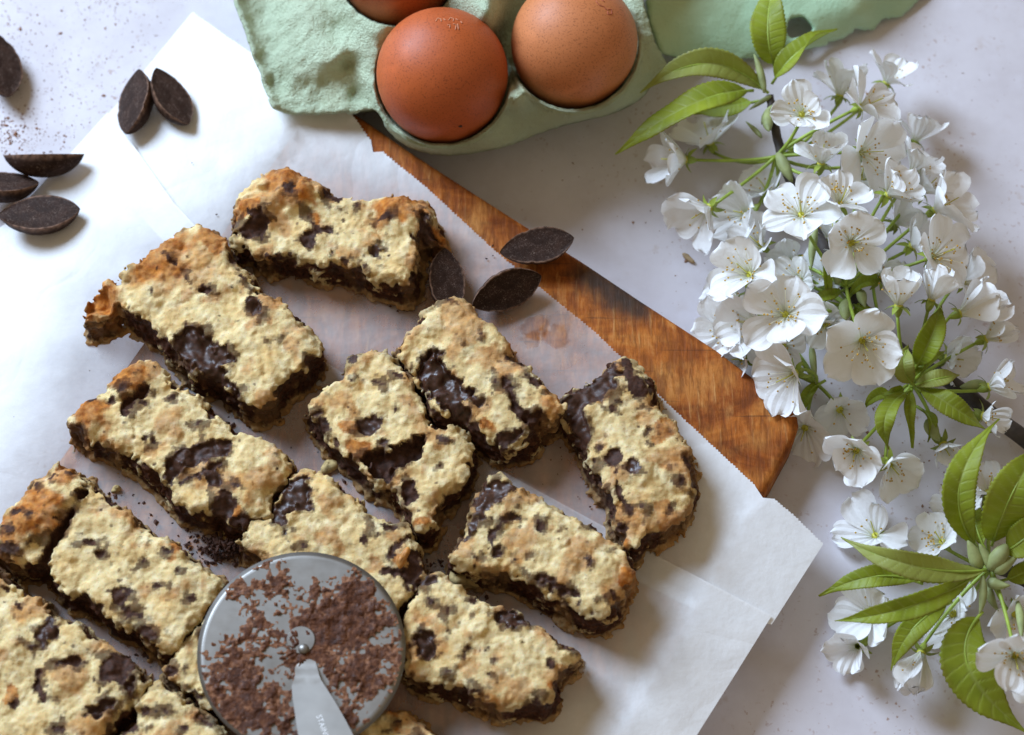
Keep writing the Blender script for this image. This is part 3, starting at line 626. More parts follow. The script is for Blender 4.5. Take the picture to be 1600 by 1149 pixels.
ring = []; ang_ = np.linspace(0, 2 * math.pi, 190, endpoint=False)
for (cx, cy), rp, *_ in eggs:
    for d_ in (0.99, 1.025, 1.04, 1.058, 1.075, 1.095, 1.12): ring.append(np.stack([cx + rp * d_ * np.cos(ang_), cy + rp * d_ * np.sin(ang_)], -1))
ring = np.concatenate(ring)
def egg_d(x, y): return np.min([np.hypot(x - c_[0], y - c_[1]) / rp for c_, rp, *_ in eggs], 0)
ring = ring[egg_d(ring[:, 0], ring[:, 1]) > 0.98]
V2, F = tri_region(smooth_poly(tray_out, 5, 0.5, 5), 3.8, seed=4, extra=ring, keep=lambda x, y: (egg_d(x, y) < 0.96) | (egg_d(x, y) > 1.145))
z = TPS(ctl, 1)(V2[:, 0], V2[:, 1])
z += 9 * np.exp(-((V2[:, 0] - 810) ** 2 + (V2[:, 1] - 152) ** 2) / 18 ** 2) + 6 * np.exp(-((V2[:, 0] - 760) / 16) ** 2 - ((V2[:, 1] - 20) / 26) ** 2)
for (cx, cy), rp, cz, *_ in eggs:          # cups clear the eggs
    d = np.hypot(V2[:, 0] - cx, V2[:, 1] - cy) / rp
    low = sst(cy - 10, cy + 50, V2[:, 1]) * (cy > 0)
    z = z + low * 5.0 * np.exp(-((d - 1.075) / 0.035) ** 2)
    z = np.where(d < 1.035, np.minimum(z, cz - 13 - 12 * np.sqrt(np.clip(1 - (d * 0.96) ** 2, 0, 1))), z)
V = U(V2[:, 0], V2[:, 1], z)
rough_k = 0.5 + 0.5 * (V2[:, 0] < 600) + 0.6 * np.exp(-((V2[:, 0] - 745) ** 2 + (V2[:, 1] - 15) ** 2) / 2000) + 0.6 * np.exp(-((V2[:, 0] - 1010) ** 2 + (V2[:, 1] - 50) ** 2) / 2500)
V[:, 2] += rough_k * (0.22 * nsamp(NF, V[:, 0], V[:, 1], V[:, 2], 2) + 0.30 * nsamp(NMED, V[:, 0], V[:, 1], V[:, 2], 3))
c_org = U(700, 20, 0)
carton = thing('egg_carton', c_org, 'torn mint green pulp egg carton holding eggs, its lid folded open to the right', 'egg carton')
tray = obj('tray', V, F, M_PULP, carton, c_org)
so = tray.modifiers.new('thickness', 'SOLIDIFY'); so.thickness = 0.0016; so.offset = -1
# outer walls run down to the table and draw in
rim = smooth_poly(tray_out, 8, 0, 1); zr = TPS(ctl, 1)(rim[:, 0], rim[:, 1]) - 1.0
R0 = U(rim[:, 0], rim[:, 1], zr)
cen = np.array([[U(470, 60, 0), U(691, 110, 0), U(896, 60, 0)]])[0][:, :2]
rows = []
for f_ in (0.0, 0.35, 0.75, 1.0):
    q = R0.copy(); i = np.argmin(np.linalg.norm(q[:, None, :2] - cen[None], axis=2), 1)
    q[:, :2] += (cen[i] - q[:, :2]) * 0.42 * f_; q[:, 2] = R0[:, 2] * (1 - f_) + 0.4 * f_
    rows.append(q)
obj('outer_wall', np.concatenate(rows), grid_faces(4, len(rim), True), M_PULP, carton, c_org)
lid_out = [(1002, -150), (1006, -60), (1010, 0), (1020, 45), (1034, 78), (1052, 88), (1100, 92), (1166, 92), (1225, 84), (1280, 73), (1295, 66), (1310, 62), (1322, 60), (1332, 50), (1337, 45), (1352, 48), (1367, 45), (1374, 34), (1384, 30), (1406, 26), (1422, 14), (1437, -2), (1470, -40), (1500, -150)]
hole = [(1229, 52), (1231, 38), (1236, 28), (1253, 24), (1265, 33), (1273, 46), (1262, 54), (1250, 58), (1236, 61)]
V2, F = tri_region(smooth_poly(lid_out, 5, 0.9, 8), 6, holes=[smooth_poly(hole, 4)], seed=6)
z = TPS([(1010, -100, 16), (1010, 0, 18), (1034, 78, 16), (1060, 60, 13), (1060, 85, 11), (1100, 40, 12), (1100, 88, 6), (1166, 90, 5), (1166, 40, 11), (1120, 62, 10), (1225, 82, 5), (1215, 50, 12), (1250, 65, 10), (1250, 15, 13), (1290, 40, 9), (1280, 70, 5), (1310, 60, 4), (1340, 20, 12),
         (1340, 44, 5), (1380, 28, 4), (1390, 5, 8), (1437, -2, 3), (1300, -60, 16), (1150, -80, 16), (1470, -60, 4), (1500, -150, 4), (1200, -150, 16)], 4)(V2[:, 0], V2[:, 1])
V = U(V2[:, 0], V2[:, 1], z); V[:, 2] += 0.12 * nsamp(NMED, V[:, 0], V[:, 1], V[:, 2], 5)
lid = obj('lid', V, F, M_PULP2, carton, c_org)
so = lid.modifiers.new('thickness', 'SOLIDIFY'); so.thickness = 0.0018; so.offset = -1
M_INK = simple('black_ink', (0.03, 0.03, 0.03), 0.8)
mb = MB()      # small black print on the lid, mostly outside the picture
for (a, b, c, d) in [(1128, 0, 1133, 4), (1134, -2, 1138, 5), (1129, 6, 1140, 4)]:
    q = U(np.linspace(a, c, 4), np.linspace(b, d, 4), TPS([(1128, 0, 13.6), (1140, 0, 13.6), (1128, 9, 13.2), (1150, 5, 13)])(np.linspace(a, c, 4), np.linspace(b, d, 4)))
    mb.add(*tube(q, 0.28, 5))
mb.build('print', M_INK, lid, c_org)

# ------------------------------------------------------------------ eggs
def m_egg(name, a, b):
    t = NT(name)
    c = t.ramp(t.noise(35, 4), [(0.3, a), (0.7, b)])
    c = t.mix(t.ramp(t.noise(1500, 2), [(0.54, 0.0), (0.68, 0.65)]), c, tuple(x * 0.5 for x in a))
    c = t.mix(t.ramp(t.noise(110, 4), [(0.58, 0.0), (0.75, 0.28)]), c, tuple(min(1, x * 1.5) for x in b))
    t.p(Base_Color=c, Roughness=t.ramp(t.noise(80, 3), [(0.3, 0.42), (0.7, 0.58)]))
    t.b.inputs['Specular IOR Level'].default_value = 0.4
    t.bump(t.noise(1400, 3), 0.10, 0.0004)
    return t.m
M_STAMP = simple('pale_stamp', (0.60, 0.24, 0.12), 0.6); M_REDINK = simple('red_stamp', (0.42, 0.10, 0.05), 0.6); M_SPOT = simple('dark_spot', (0.05, 0.02, 0.015), 0.6)
strokes = [  # faint worn stamp on the first egg
    [[(681, 34), (684, 29), (689, 30), (690, 36)], [(693, 30), (698, 33)], [(701, 32), (704, 28), (709, 30), (708, 35)], [(712, 30), (718, 33)], [(720, 34), (723, 38)], [(699, 40), (703, 39), (703, 46)], [(708, 38), (713, 39), (711, 50)], [(715, 38), (717, 50)]],
    [[(931, 2), (936, 8), (944, 11), (948, 17)], [(949, 15), (955, 15), (956, 22), (950, 23), (949, 16)], [(940, 0), (946, 4)]], []]
for ei, ((cx, cy), rp, cz, ca, cb, lean, label) in enumerate(eggs):
    c = U(cx, cy, cz); r = rp * px_mm(cx, cy, cz)
    nu, nv = 40, 48
    th = np.linspace(0.001, math.pi - 0.001, nu); ph = np.linspace(0, 2 * math.pi, nv, endpoint=False)
    prof = np.sin(th) * (1 + 0.10 * np.cos(th)) * r; zz = np.cos(th) * r * np.where(np.cos(th) > 0, 1.06, 1.30)
    V = np.stack([np.outer(prof, np.cos(ph)), np.outer(prof, np.sin(ph)), np.outer(zz, np.ones(nv))], -1).reshape(-1, 3)
    ax = np.array([lean[0], lean[1], 1.0]); ax /= np.linalg.norm(ax)
    R = np.array(Vector((0, 0, 1)).rotation_difference(Vector(ax)).to_matrix())
    V = V @ R.T + c
    F = grid_faces(nu, nv, True)
    V[:, 2] = np.maximum(V[:, 2], 6)
    eo = np.array([c[0], c[1], 6.0])
    e = thing('egg', eo, label, 'egg', 'brown eggs in the carton')
    obj('shell', V, F, m_egg('eggshell_%d' % ei, ca, cb), e, eo)
    bvh = BVHTree.FromPolygons([tuple(v) for v in V], F)
    def on_egg(a, b):
        q = U(a, b, 0.0); d = Vector(q - CAM).normalized(); h = bvh.ray_cast(Vector(CAM), d); return h[0], h[1]
    for st in strokes[ei]:
        pts = []
        for (a, b), (a2, b2) in zip(st, st[1:]):
            for k in range(4):
                l, nn = on_egg(a + (a2 - a) * k / 4, b + (b2 - b) * k / 4)
                if l: pts.append(np.array(l) + np.array(nn) * -0.06)
        if len(pts) > 2: obj('stamp_mark', *tube(pts, 0.16 if ei else 0.22, 5), [M_STAMP, M_REDINK][ei], e, eo)
    if ei == 0:
        l, nn = on_egg(719, 197); obj('spot', *ball(np.array(l) - 0.1 * np.array(nn), 0.8, 5, 8, (1, .8, .6)), M_SPOT, e, eo)

# ------------------------------------------------------------------ chocolate drops
def m_drop():
    t = NT('dark_chocolate')
    c = t.ramp(t.noise(180, 4), [(0.3, (0.020, 0.010, 0.007)), (0.7, (0.045, 0.023, 0.016))])
    c = t.mix(t.math('MULTIPLY', t.ramp(t.noise(1100, 5, 0.75, 1.5), [(0.54, 0.0), (0.70, 0.75)]), t.ramp(t.noise(220, 3), [(0.35, 0.1), (0.65, 1.0)])), c, (0.34, 0.25, 0.20))
    ed = t.attr('rim')
    c = t.mix(t.math('MULTIPLY', ed, t.ramp(t.noise(500, 4), [(0.35, 0.15), (0.6, 0.9)])), c, (0.26, 0.15, 0.10))  # pale tan rim, its colour boosted to paint in the edge highlight
    t.p(Base_Color=c, Roughness=t.ramp(t.noise(300, 3), [(0.3, 0.45), (0.7, 0.65)]))
    t.b.inputs['Specular IOR Level'].default_value = 0.08
    t.bump(t.noise(900, 4), 0.3, 0.0005)
    return t.m
M_DROP = m_drop()
def drop_mesh(seed):
    r = np.random.default_rng(seed); nu, nv = 33, 12; V = []; rim = []
    t = np.linspace(-1, 1, nu)
    hw = 7.4 * np.clip(1 - np.abs(t) ** 2.1, 0, 1) ** 0.85 + 0.3           # pointed oval
    hw *= r.uniform(0.9, 1.06); hw = hw * (1 + r.uniform(-.12, .12) * t) - sum(r.uniform(0.2, 0.9) * np.exp(-((t - r.uniform(-.95, .95)) / 0.06) ** 2) for _ in range(4)) * 0.5; hw = np.maximum(hw, 0.2)
    hw[0] = hw[-1] = 0.2; dp = 8.2 * np.clip(1 - np.abs(t) ** 2.3, 0, 1) ** 0.75 + 0.1
    wob = 1 + 0.03 * np.convolve(r.normal(size=nu), np.ones(5) / 5, 'same')
    for i in range(nu):
        ring = []
        for a in np.linspace(0, math.pi, nv):          # hull below
            ring.append((t[i] * 14.6, math.cos(a) * hw[i] * wob[i], -dp[i] * math.sin(a) ** 0.85))
        for s in (-0.97, -0.88, -0.4, 0.4, 0.88, 0.97):          # flat face, slightly sunk
            ring.append((t[i] * 14.6, s * hw[i] * wob[i], 0.10 if abs(s) > .9 else -0.15))
        V += ring; rim += [1.0] + [0.0] * (nv - 2) + [1.0] + [1.0, 0, 0, 0, 0, 1.0]
    k = nv + 6; F = grid_faces(nu, k, True)
    F += [tuple(range(k)), tuple(range((nu - 1) * k, nu * k))[::-1]]
    me = bpy.data.meshes.new('chocolate_drop')
    me.from_pydata([tuple(np.array(v) * MM) for v in V], [], F); me.materials.append(M_DROP)
    me.attributes.new('rim', 'FLOAT', 'POINT').data.foreach_set('value', np.array(rim, np.float32))
    bm = bmesh.new(); bm.from_mesh(me); bmesh.ops.recalc_face_normals(bm, faces=bm.faces[:]); bm.to_mesh(me); bm.free()
    for p_ in me.polygons: p_.use_smooth = True
    me.set_sharp_from_angle(angle=math.radians(50))
    return me
drops_mesh = [drop_mesh(k_) for k_ in range(9)]
drops = [  # px centre of the face, length px, angle, roll, pitch, ground z, label
    (6, 107, 116, 103, -22, 0, 0, 'dark chocolate drop cut off by the left edge, on the bare table'),
    (208, 163, 118, 84, 34, 0, 6, 'upright chocolate drop on the paper edge, its smooth side turned left'),
    (270, 154, 116, 119, -26, 0, 4, 'chocolate drop with grey face, second of the pair near the carton'),
    (70, 246, 126, 1, 62, 0, 3, 'chocolate drop on its side, uppermost of the left trio on the paper edge'),
    (4, 288, 118, -3, 34, 0, 4, 'middle chocolate drop of the left trio, cut off by the picture edge'),
    (63, 337, 128, 5, 12, 0, 6, 'flat lying chocolate drop, lowest of the left trio on the paper'),
    (699, 440, 112, 95, -14, 0, BT + 1, 'chocolate drop half tucked behind the thick cookie bar'),
    (792, 458, 120, 26, -40, 0, BT + 1, 'tilted chocolate drop between its two neighbours beside the thick cookie bar'),
    (839, 387, 118, 11, -6, 3, BT + 1, 'dusty faced chocolate drop resting across the bare board edge')]
for i, (px_, py_, ln, ang, roll, pitch, gz, label) in enumerate(drops):
    o = bpy.data.objects.new('chocolate_drop', drops_mesh[i]); COL.objects.link(o)
    gz = gz if i == 0 else float(paper_pts(np.array([[px_, py_]], float), 0.8)[0, 2])
    cz = gz + 6.5
    s = ln * px_mm(px_, py_, cz) / 29.2
    c = U(px_, py_, cz)
    o.scale = (s, s, s)
    M = Matrix.Rotation(math.radians(ang), 3, 'Z') @ Matrix.Rotation(math.radians(-pitch), 3, 'Y') @ Matrix.Rotation(math.radians(-roll), 3, 'X')
    o.rotation_euler = M.to_euler()
    zmin = min((M @ v.co).z for v in drops_mesh[i].vertices) * s / MM
    o.location = np.array([c[0], c[1], gz + 0.3 - zmin]) * MM
    tag(o, label, 'chocolate drop', 'almond shaped dark chocolate drops')

# ------------------------------------------------------------------ wheel cutter
M_STEEL = NT('steel'); _t = M_STEEL
_t.p(Base_Color=_t.ramp(_t.noise(60, 3), [(0.3, (0.24, 0.225, 0.205)), (0.7, (0.32, 0.30, 0.275))]), Metallic=0.85, Roughness=_t.ramp(_t.noise(150, 3), [(0.3, 0.40), (0.7, 0.52)]))
_t.bump(_t.noise(1.0, 2, 0.5, 0, _t.scaled((90, 2500, 90), (0, 0, 0.6))), 0.05, 0.0003)
M_STEEL = M_STEEL.m
M_SMEAR = NT('chocolate_smear'); _t = M_SMEAR
_t.p(Base_Color=_t.mix(_t.attr('thick'), (0.33, 0.15, 0.075), _t.ramp(_t.noise(420, 5, 0.7), [(0.32, (0.032, 0.010, 0.005)), (0.52, (0.10, 0.036, 0.017)), (0.75, (0.25, 0.105, 0.05))])), Roughness=_t.ramp(_t.noise(350, 3), [(0.35, 0.3), (0.6, 0.75)]))
_t.b.inputs['Specular IOR Level'].default_value = 0.18
_t.bump(_t.noise(900, 4, 0.7), 0.6, 0.0006)
M_SMEAR = M_SMEAR.m
WZ = 40.0; wc = U(471, 1017, WZ); wr = 163 * px_mm(471, 1021, WZ)
cutter = thing('wheel_cutter', np.array([wc[0], wc[1], WZ - 1]), 'round steel pizza wheel smeared with chocolate, lying on the cookie bars', 'pizza cutter')
worg = np.array([wc[0], wc[1], WZ - 1.0])
na = 128; a0 = np.linspace(0, 2 * math.pi, na, endpoint=False); cs = np.stack([np.cos(a0), np.sin(a0)], -1)
prof = [(0.0, 0.45), (0.5, 0.45), (0.93, 0.45), (0.945, 0.40), (1.0, 0.0), (0.945, -0.45), (0.0, -0.45)]
V = np.concatenate([np.c_[cs * wr * max(f_, 0.002) + wc[:2], np.full(na, WZ + zz_)] for f_, zz_ in prof])
bl = obj('blade', V, grid_faces(len(prof), na, True), M_STEEL, cutter, worg)
for p_ in bl.data.polygons: p_.use_smooth = abs(p_.normal.z) < 0.99
# smear: raised ragged film of chocolate and crumb on the blade
h_ = 0.30; g = np.arange(-wr, wr + h_, h_); X, Y = np.meshgrid(g, g, indexing='ij'); rr = np.hypot(X, Y); th = np.arctan2(Y, X)
def nz2(vol, x, y, o): return nsamp(vol, x, y, 0 * x, o)
streak = nz2(NF, rr * 0.16, th * 16, 21) + 0.8 * nz2(NMED, rr * 0.2, th * 14, 22)
base_n = 0.4 * nz2(NB, X, Y, 23) + 0.7 * nz2(NMED, X, Y, 24) + 1.0 * nz2(NF, X * 1.25, Y * 1.25, 25)
def spot(px_, py_, rp, k):
    q = U(px_, py_, WZ) - wc; return k * np.exp(-((X - q[0]) ** 2 + (Y - q[1]) ** 2) / (rp * 0.225) ** 2)
den = -0.75 + spot(550, 930, 48, 1.9) + spot(520, 985, 48, 1.7) + spot(380, 1010, 62, 1.4) + spot(560, 1010, 50, 1.3) + spot(370, 1090, 60, 1.9) + spot(430, 1120, 40, 1.4) + spot(475, 920, 40, .9) + spot(410, 930, 40, .6) + spot(560, 1090, 40, 1.3) + spot(600, 1030, 36, 1.1) + spot(480, 1000, 36, 1.8) + spot(590, 950, 36, 1.2) \
    - spot(600, 930, 15, 3) - spot(470, 880, 40, 1.4) - spot(600, 1100, 26, 1.2) - spot(335, 960, 30, 1.0) - spot(420, 1050, 22, 1.6) - spot(360, 960, 24, .8) - spot(450, 965, 24, .8)
mk = den * 0.85 + 0.12 + 0.50 * base_n + 0.36 * streak
hgt = 0.06 + np.clip(mk, 0, 1.6) * (0.18 + 0.22 * np.clip(nz2(NMED, X, Y, 26), -0.6, 2)) + 0.10 * np.abs(nz2(NF, X, Y, 27)) * (mk > 0.2)
ok = (mk > 0) & (rr < wr * 0.975)
ni = len(g); vid = np.arange(ni * ni).reshape(ni, ni)
cell = ok[:-1, :-1] & ok[1:, :-1] & ok[1:, 1:] & ok[:-1, 1:]
I, J = np.nonzero(cell); Q = np.stack([vid[I, J], vid[I + 1, J], vid[I + 1, J + 1], vid[I, J + 1]], -1)
use, inv = np.unique(Q, return_inverse=True)
Vs = np.stack([X.ravel() + wc[0] + 0.12 * nsamp(NF, X.ravel(), Y.ravel(), 0 * X.ravel(), 31), Y.ravel() + wc[1] + 0.12 * nsamp(NF, X.ravel(), Y.ravel(), 0 * X.ravel(), 32), WZ + 0.45 + hgt.ravel()], -1)[use]
obj('chocolate_smear', Vs, inv.reshape(Q.shape), M_SMEAR, cutter, worg, kind='stuff', attrs={'thick': np.clip(mk, 0, 1).ravel()[use]})
# hub washer and rivet
def disc(cx, cy, r, z0, z1, bev, seg=40):
    a = np.linspace(0, 2 * math.pi, seg, endpoint=False); c_ = np.stack([np.cos(a), np.sin(a)], -1)
    pr = [(r, z0), (r, z1 - bev), (r - bev, z1), (0.01, z1)]
    return np.concatenate([np.c_[c_ * q[0] + [cx, cy], np.full(seg, q[1])] for q in pr]), grid_faces(4, seg, True)
q = U(470, 1000, WZ + 1); pm = px_mm(470, 1000, WZ)
wz1 = WZ + 1.1
wa = obj('washer', *disc(q[0], q[1], 22.5 * pm, WZ + 0.3, wz1, 0.25), M_STEEL, cutter, worg); wa.data.set_sharp_from_angle(angle=math.radians(30))
q = U(474, 1013, WZ + 2); bV, bF = ball([q[0], q[1], wz1], 8.5 * pm, 9, 20, (1, 1, 0.65)); obj('rivet', bV, bF, M_STEEL, cutter, worg)
# arm: a stamped strip that rises from the hub towards the handle
arm_px = [(461, 1043), (470, 1034), (484, 1030), (493, 1034), (499, 1056), (505, 1068), (523, 1096), (547, 1139), (556, 1165), (566, 1230), (488, 1230), (474, 1180), (466, 1149), (460, 1110), (456, 1078), (457, 1068), (461, 1056)]
def arm_z(px_, py_): return WZ + 1.0 + 2.2 * sst(1036, 1062, py_) + np.clip(py_ - 1066, 0, None) * 0.050
V2, F = tri_region(smooth_poly(arm_px, 5), 6, seed=3); z = arm_z(V2[:, 0], V2[:, 1])
arm = obj('arm', U(V2[:, 0], V2[:, 1], z), F, M_STEEL, cutter, worg)
so = arm.modifiers.new('thickness', 'SOLIDIFY'); so.thickness = 0.0009; so.offset = -1
es = arm.modifiers.new('crisp', 'EDGE_SPLIT'); es.split_angle = math.radians(40)
p0 = U(494, 1119, arm_z(494, 1119) + 0.03); p1 = U(506, 1152, arm_z(506, 1152) + 0.03); pu = U(504, 1115, arm_z(504, 1115) + 0.03)
ex = (p1 - p0) / np.linalg.norm(p1 - p0); ey = pu - p0; ey -= ex * (ey @ ex); ey /= np.linalg.norm(ey); ez = np.cross(ex, ey)
fc = bpy.data.curves.new('lettering', 'FONT'); fc.body = 'STAINLESS'; fc.size = 2.55 * MM; fc.extrude = 0.00004; fc.space_character = 1.08
fc.materials.append(simple('etched_letters', (0.92, 0.92, 0.92), 0.5))
ft_ = bpy.data.objects.new('lettering_source', fc); COL.objects.link(ft_)
bpy.context.view_layer.update()
lme = bpy.data.meshes.new_from_object(ft_.evaluated_get(bpy.context.evaluated_depsgraph_get()))
bpy.data.objects.remove(ft_); bpy.data.curves.remove(fc)
fo = bpy.data.objects.new('lettering', lme); COL.objects.link(fo); fo.parent = arm
fo.matrix_local = Matrix([[ex[0], ey[0], ez[0], (p0[0] - worg[0]) * MM], [ex[1], ey[1], ez[1], (p0[1] - worg[1]) * MM], [ex[2], ey[2], ez[2], (p0[2] - worg[2]) * MM], [0, 0, 0, 1]])
# ------------------------------------------------------------------ cherry blossom twigs
def m_petal():
    t = NT('petal')
    uv = t.n('ShaderNodeAttribute', attribute_name='pu').outputs['Fac']
    c = t.mix(t.ramp(t.noise(200, 3), [(0.3, 0.0), (0.7, 0.5)]), (0.96, 0.955, 0.945), (0.92, 0.915, 0.905))
    c = t.mix(t.ramp(uv, [(0.0, 0.5), (0.22, 0.0)]), c, (0.66, 0.74, 0.42))
    t.p(Base_Color=c, Roughness=0.55)
    t.b.inputs['Specular IOR Level'].default_value = 0.25
    t.bump(t.math('ADD', t.attr('vein'), t.noise(260, 4, 0.6)), 0.7, 0.0006)
    tr = t.n('ShaderNodeBsdfTranslucent', i_Color=c)
    mx = t.n('ShaderNodeMixShader', i_0=0.26, i_1=t.b.outputs[0], i_2=tr.outputs[0]); t.t.links.new(mx.outputs[0], t.out.inputs[0])
    return t.m
def m_leaf():
    t = NT('young_leaf')
    vn = t.attr('vein'); ed = t.attr('edge'); un = t.attr('under')
    c = t.ramp(t.noise(70, 4), [(0.3, (0.27, 0.34, 0.022)), (0.7, (0.45, 0.52, 0.045))])
    c = t.mix(t.math('MULTIPLY', un, 0.7), c, (0.46, 0.48, 0.14))
    c = t.mix(t.math('MULTIPLY', vn, 0.42), c, (0.56, 0.62, 0.2))
    c = t.mix(t.math('MULTIPLY', ed, t.ramp(t.noise(120, 3), [(0.4, 0.0), (0.7, 0.75)])), c, (0.20, 0.10, 0.02))
    t.p(Base_Color=c, Roughness=t.ramp(t.noise(200, 3), [(0.3, 0.42), (0.7, 0.6)]))
    t.bump(t.math('ADD', t.math('MULTIPLY', vn, -0.8), t.math('MULTIPLY', t.noise(700, 3), 0.35)), 0.4, 0.0006)
    tr = t.n('ShaderNodeBsdfTranslucent', i_Color=t.mix(0.5, c, (0.60, 0.68, 0.05)))
    mx = t.n('ShaderNodeMixShader', i_0=0.45, i_1=t.b.outputs[0], i_2=tr.outputs[0]); t.t.links.new(mx.outputs[0], t.out.inputs[0])
    return t.m
M_PETAL, M_LEAF = m_petal(), m_leaf()
M_STALK = simple('stalk', (0.30, 0.40, 0.05), 0.45, 0.25, 150, 0.1)
M_CALYX = simple('calyx', (0.26, 0.32, 0.04), 0.5, 0.4, 120, 0.15)
M_BUD = simple('bud_scale', (0.36, 0.40, 0.16), 0.6, 0.3, 140, 0.2, translucent=0.2)
M_FIL = simple('filament', (0.85, 0.84, 0.66), 0.5, 0.08)
M_ANT = simple('anther', (0.55, 0.33, 0.04), 0.6, 0.4, 900)
M_HEART = simple('blossom_heart', (0.55, 0.52, 0.05), 0.5, 0.2)
M_BARK = simple('twig_bark', (0.055, 0.042, 0.036), 0.65, 0.4, 200, 0.5, 400)

def frame(axis):
    a = np.asarray(axis, float); a = a / np.linalg.norm(a)
    x = np.cross([0.2, 1, 0.1], a); x /= np.linalg.norm(x)
    return np.stack([x, np.cross(a, x), a], 1)
def petal(Lp, Wp, cup, r, curl, spin):
    nu, nv = 12, 9; u = np.linspace(0, 1, nu); v = np.linspace(-1, 1, nv)
    phi = np.radians(cup * 78 + 12 + curl * 16 - (26 + curl * 10) * u + 22 * cup * u)
    ds = Lp / (nu - 1); rad = 1.0 + np.r_[0, np.cumsum(np.cos(phi[1:]) * ds)]; hz = np.r_[0, np.cumsum(np.sin(phi[1:]) * ds)]
    wd = Wp * 0.5 * (0.14 + 0.95 * np.sin(np.clip(u * 1.06, 0, 1) * math.pi * 0.62) ** 1.25) * np.sqrt(np.clip(1.02 - u ** 5.5, 0, 1))
    ph1, ph2, a1 = r.uniform(0, 6.28, 3); k1 = r.uniform(0.03, 0.09); notch = r.uniform(0.02, 0.11); bowl = r.uniform(0.14, 0.34)
    fold = r.uniform(-0.10, 0.10); tw = r.normal(0, 0.18)
    V = []; pu = []; vein = []
    for i in range(nu):
        for j in range(nv):
            y = v[j] * wd[i]
            zz = hz[i] + bowl * Lp * (v[j] ** 2) * (0.3 + 0.9 * u[i]) * 0.5 * (wd[i] / (Wp * .5)) + k1 * Lp * math.sin(3.2 * v[j] + ph1) * u[i] ** 2 + 0.02 * Lp * math.sin(7 * v[j] + ph2) * u[i] ** 3 + fold * Lp * v[j] * u[i] ** 2
            x = rad[i] - notch * Lp * math.exp(-(v[j] / 0.3) ** 2) * u[i] ** 6 - 0.05 * Lp * v[j] ** 2 * u[i]
            V.append((x, y + tw * y * u[i] * 0.3, zz + tw * y * u[i])); pu.append(u[i]); vein.append(0.5 + 0.5 * math.cos(v[j] * 12 + 0.5 * a1))
    V = np.array(V); c, s = math.cos(spin), math.sin(spin)
    return V @ np.array([[c, s, 0], [-s, c, 0], [0, 0, 1]]), grid_faces(nu, nv), pu, vein
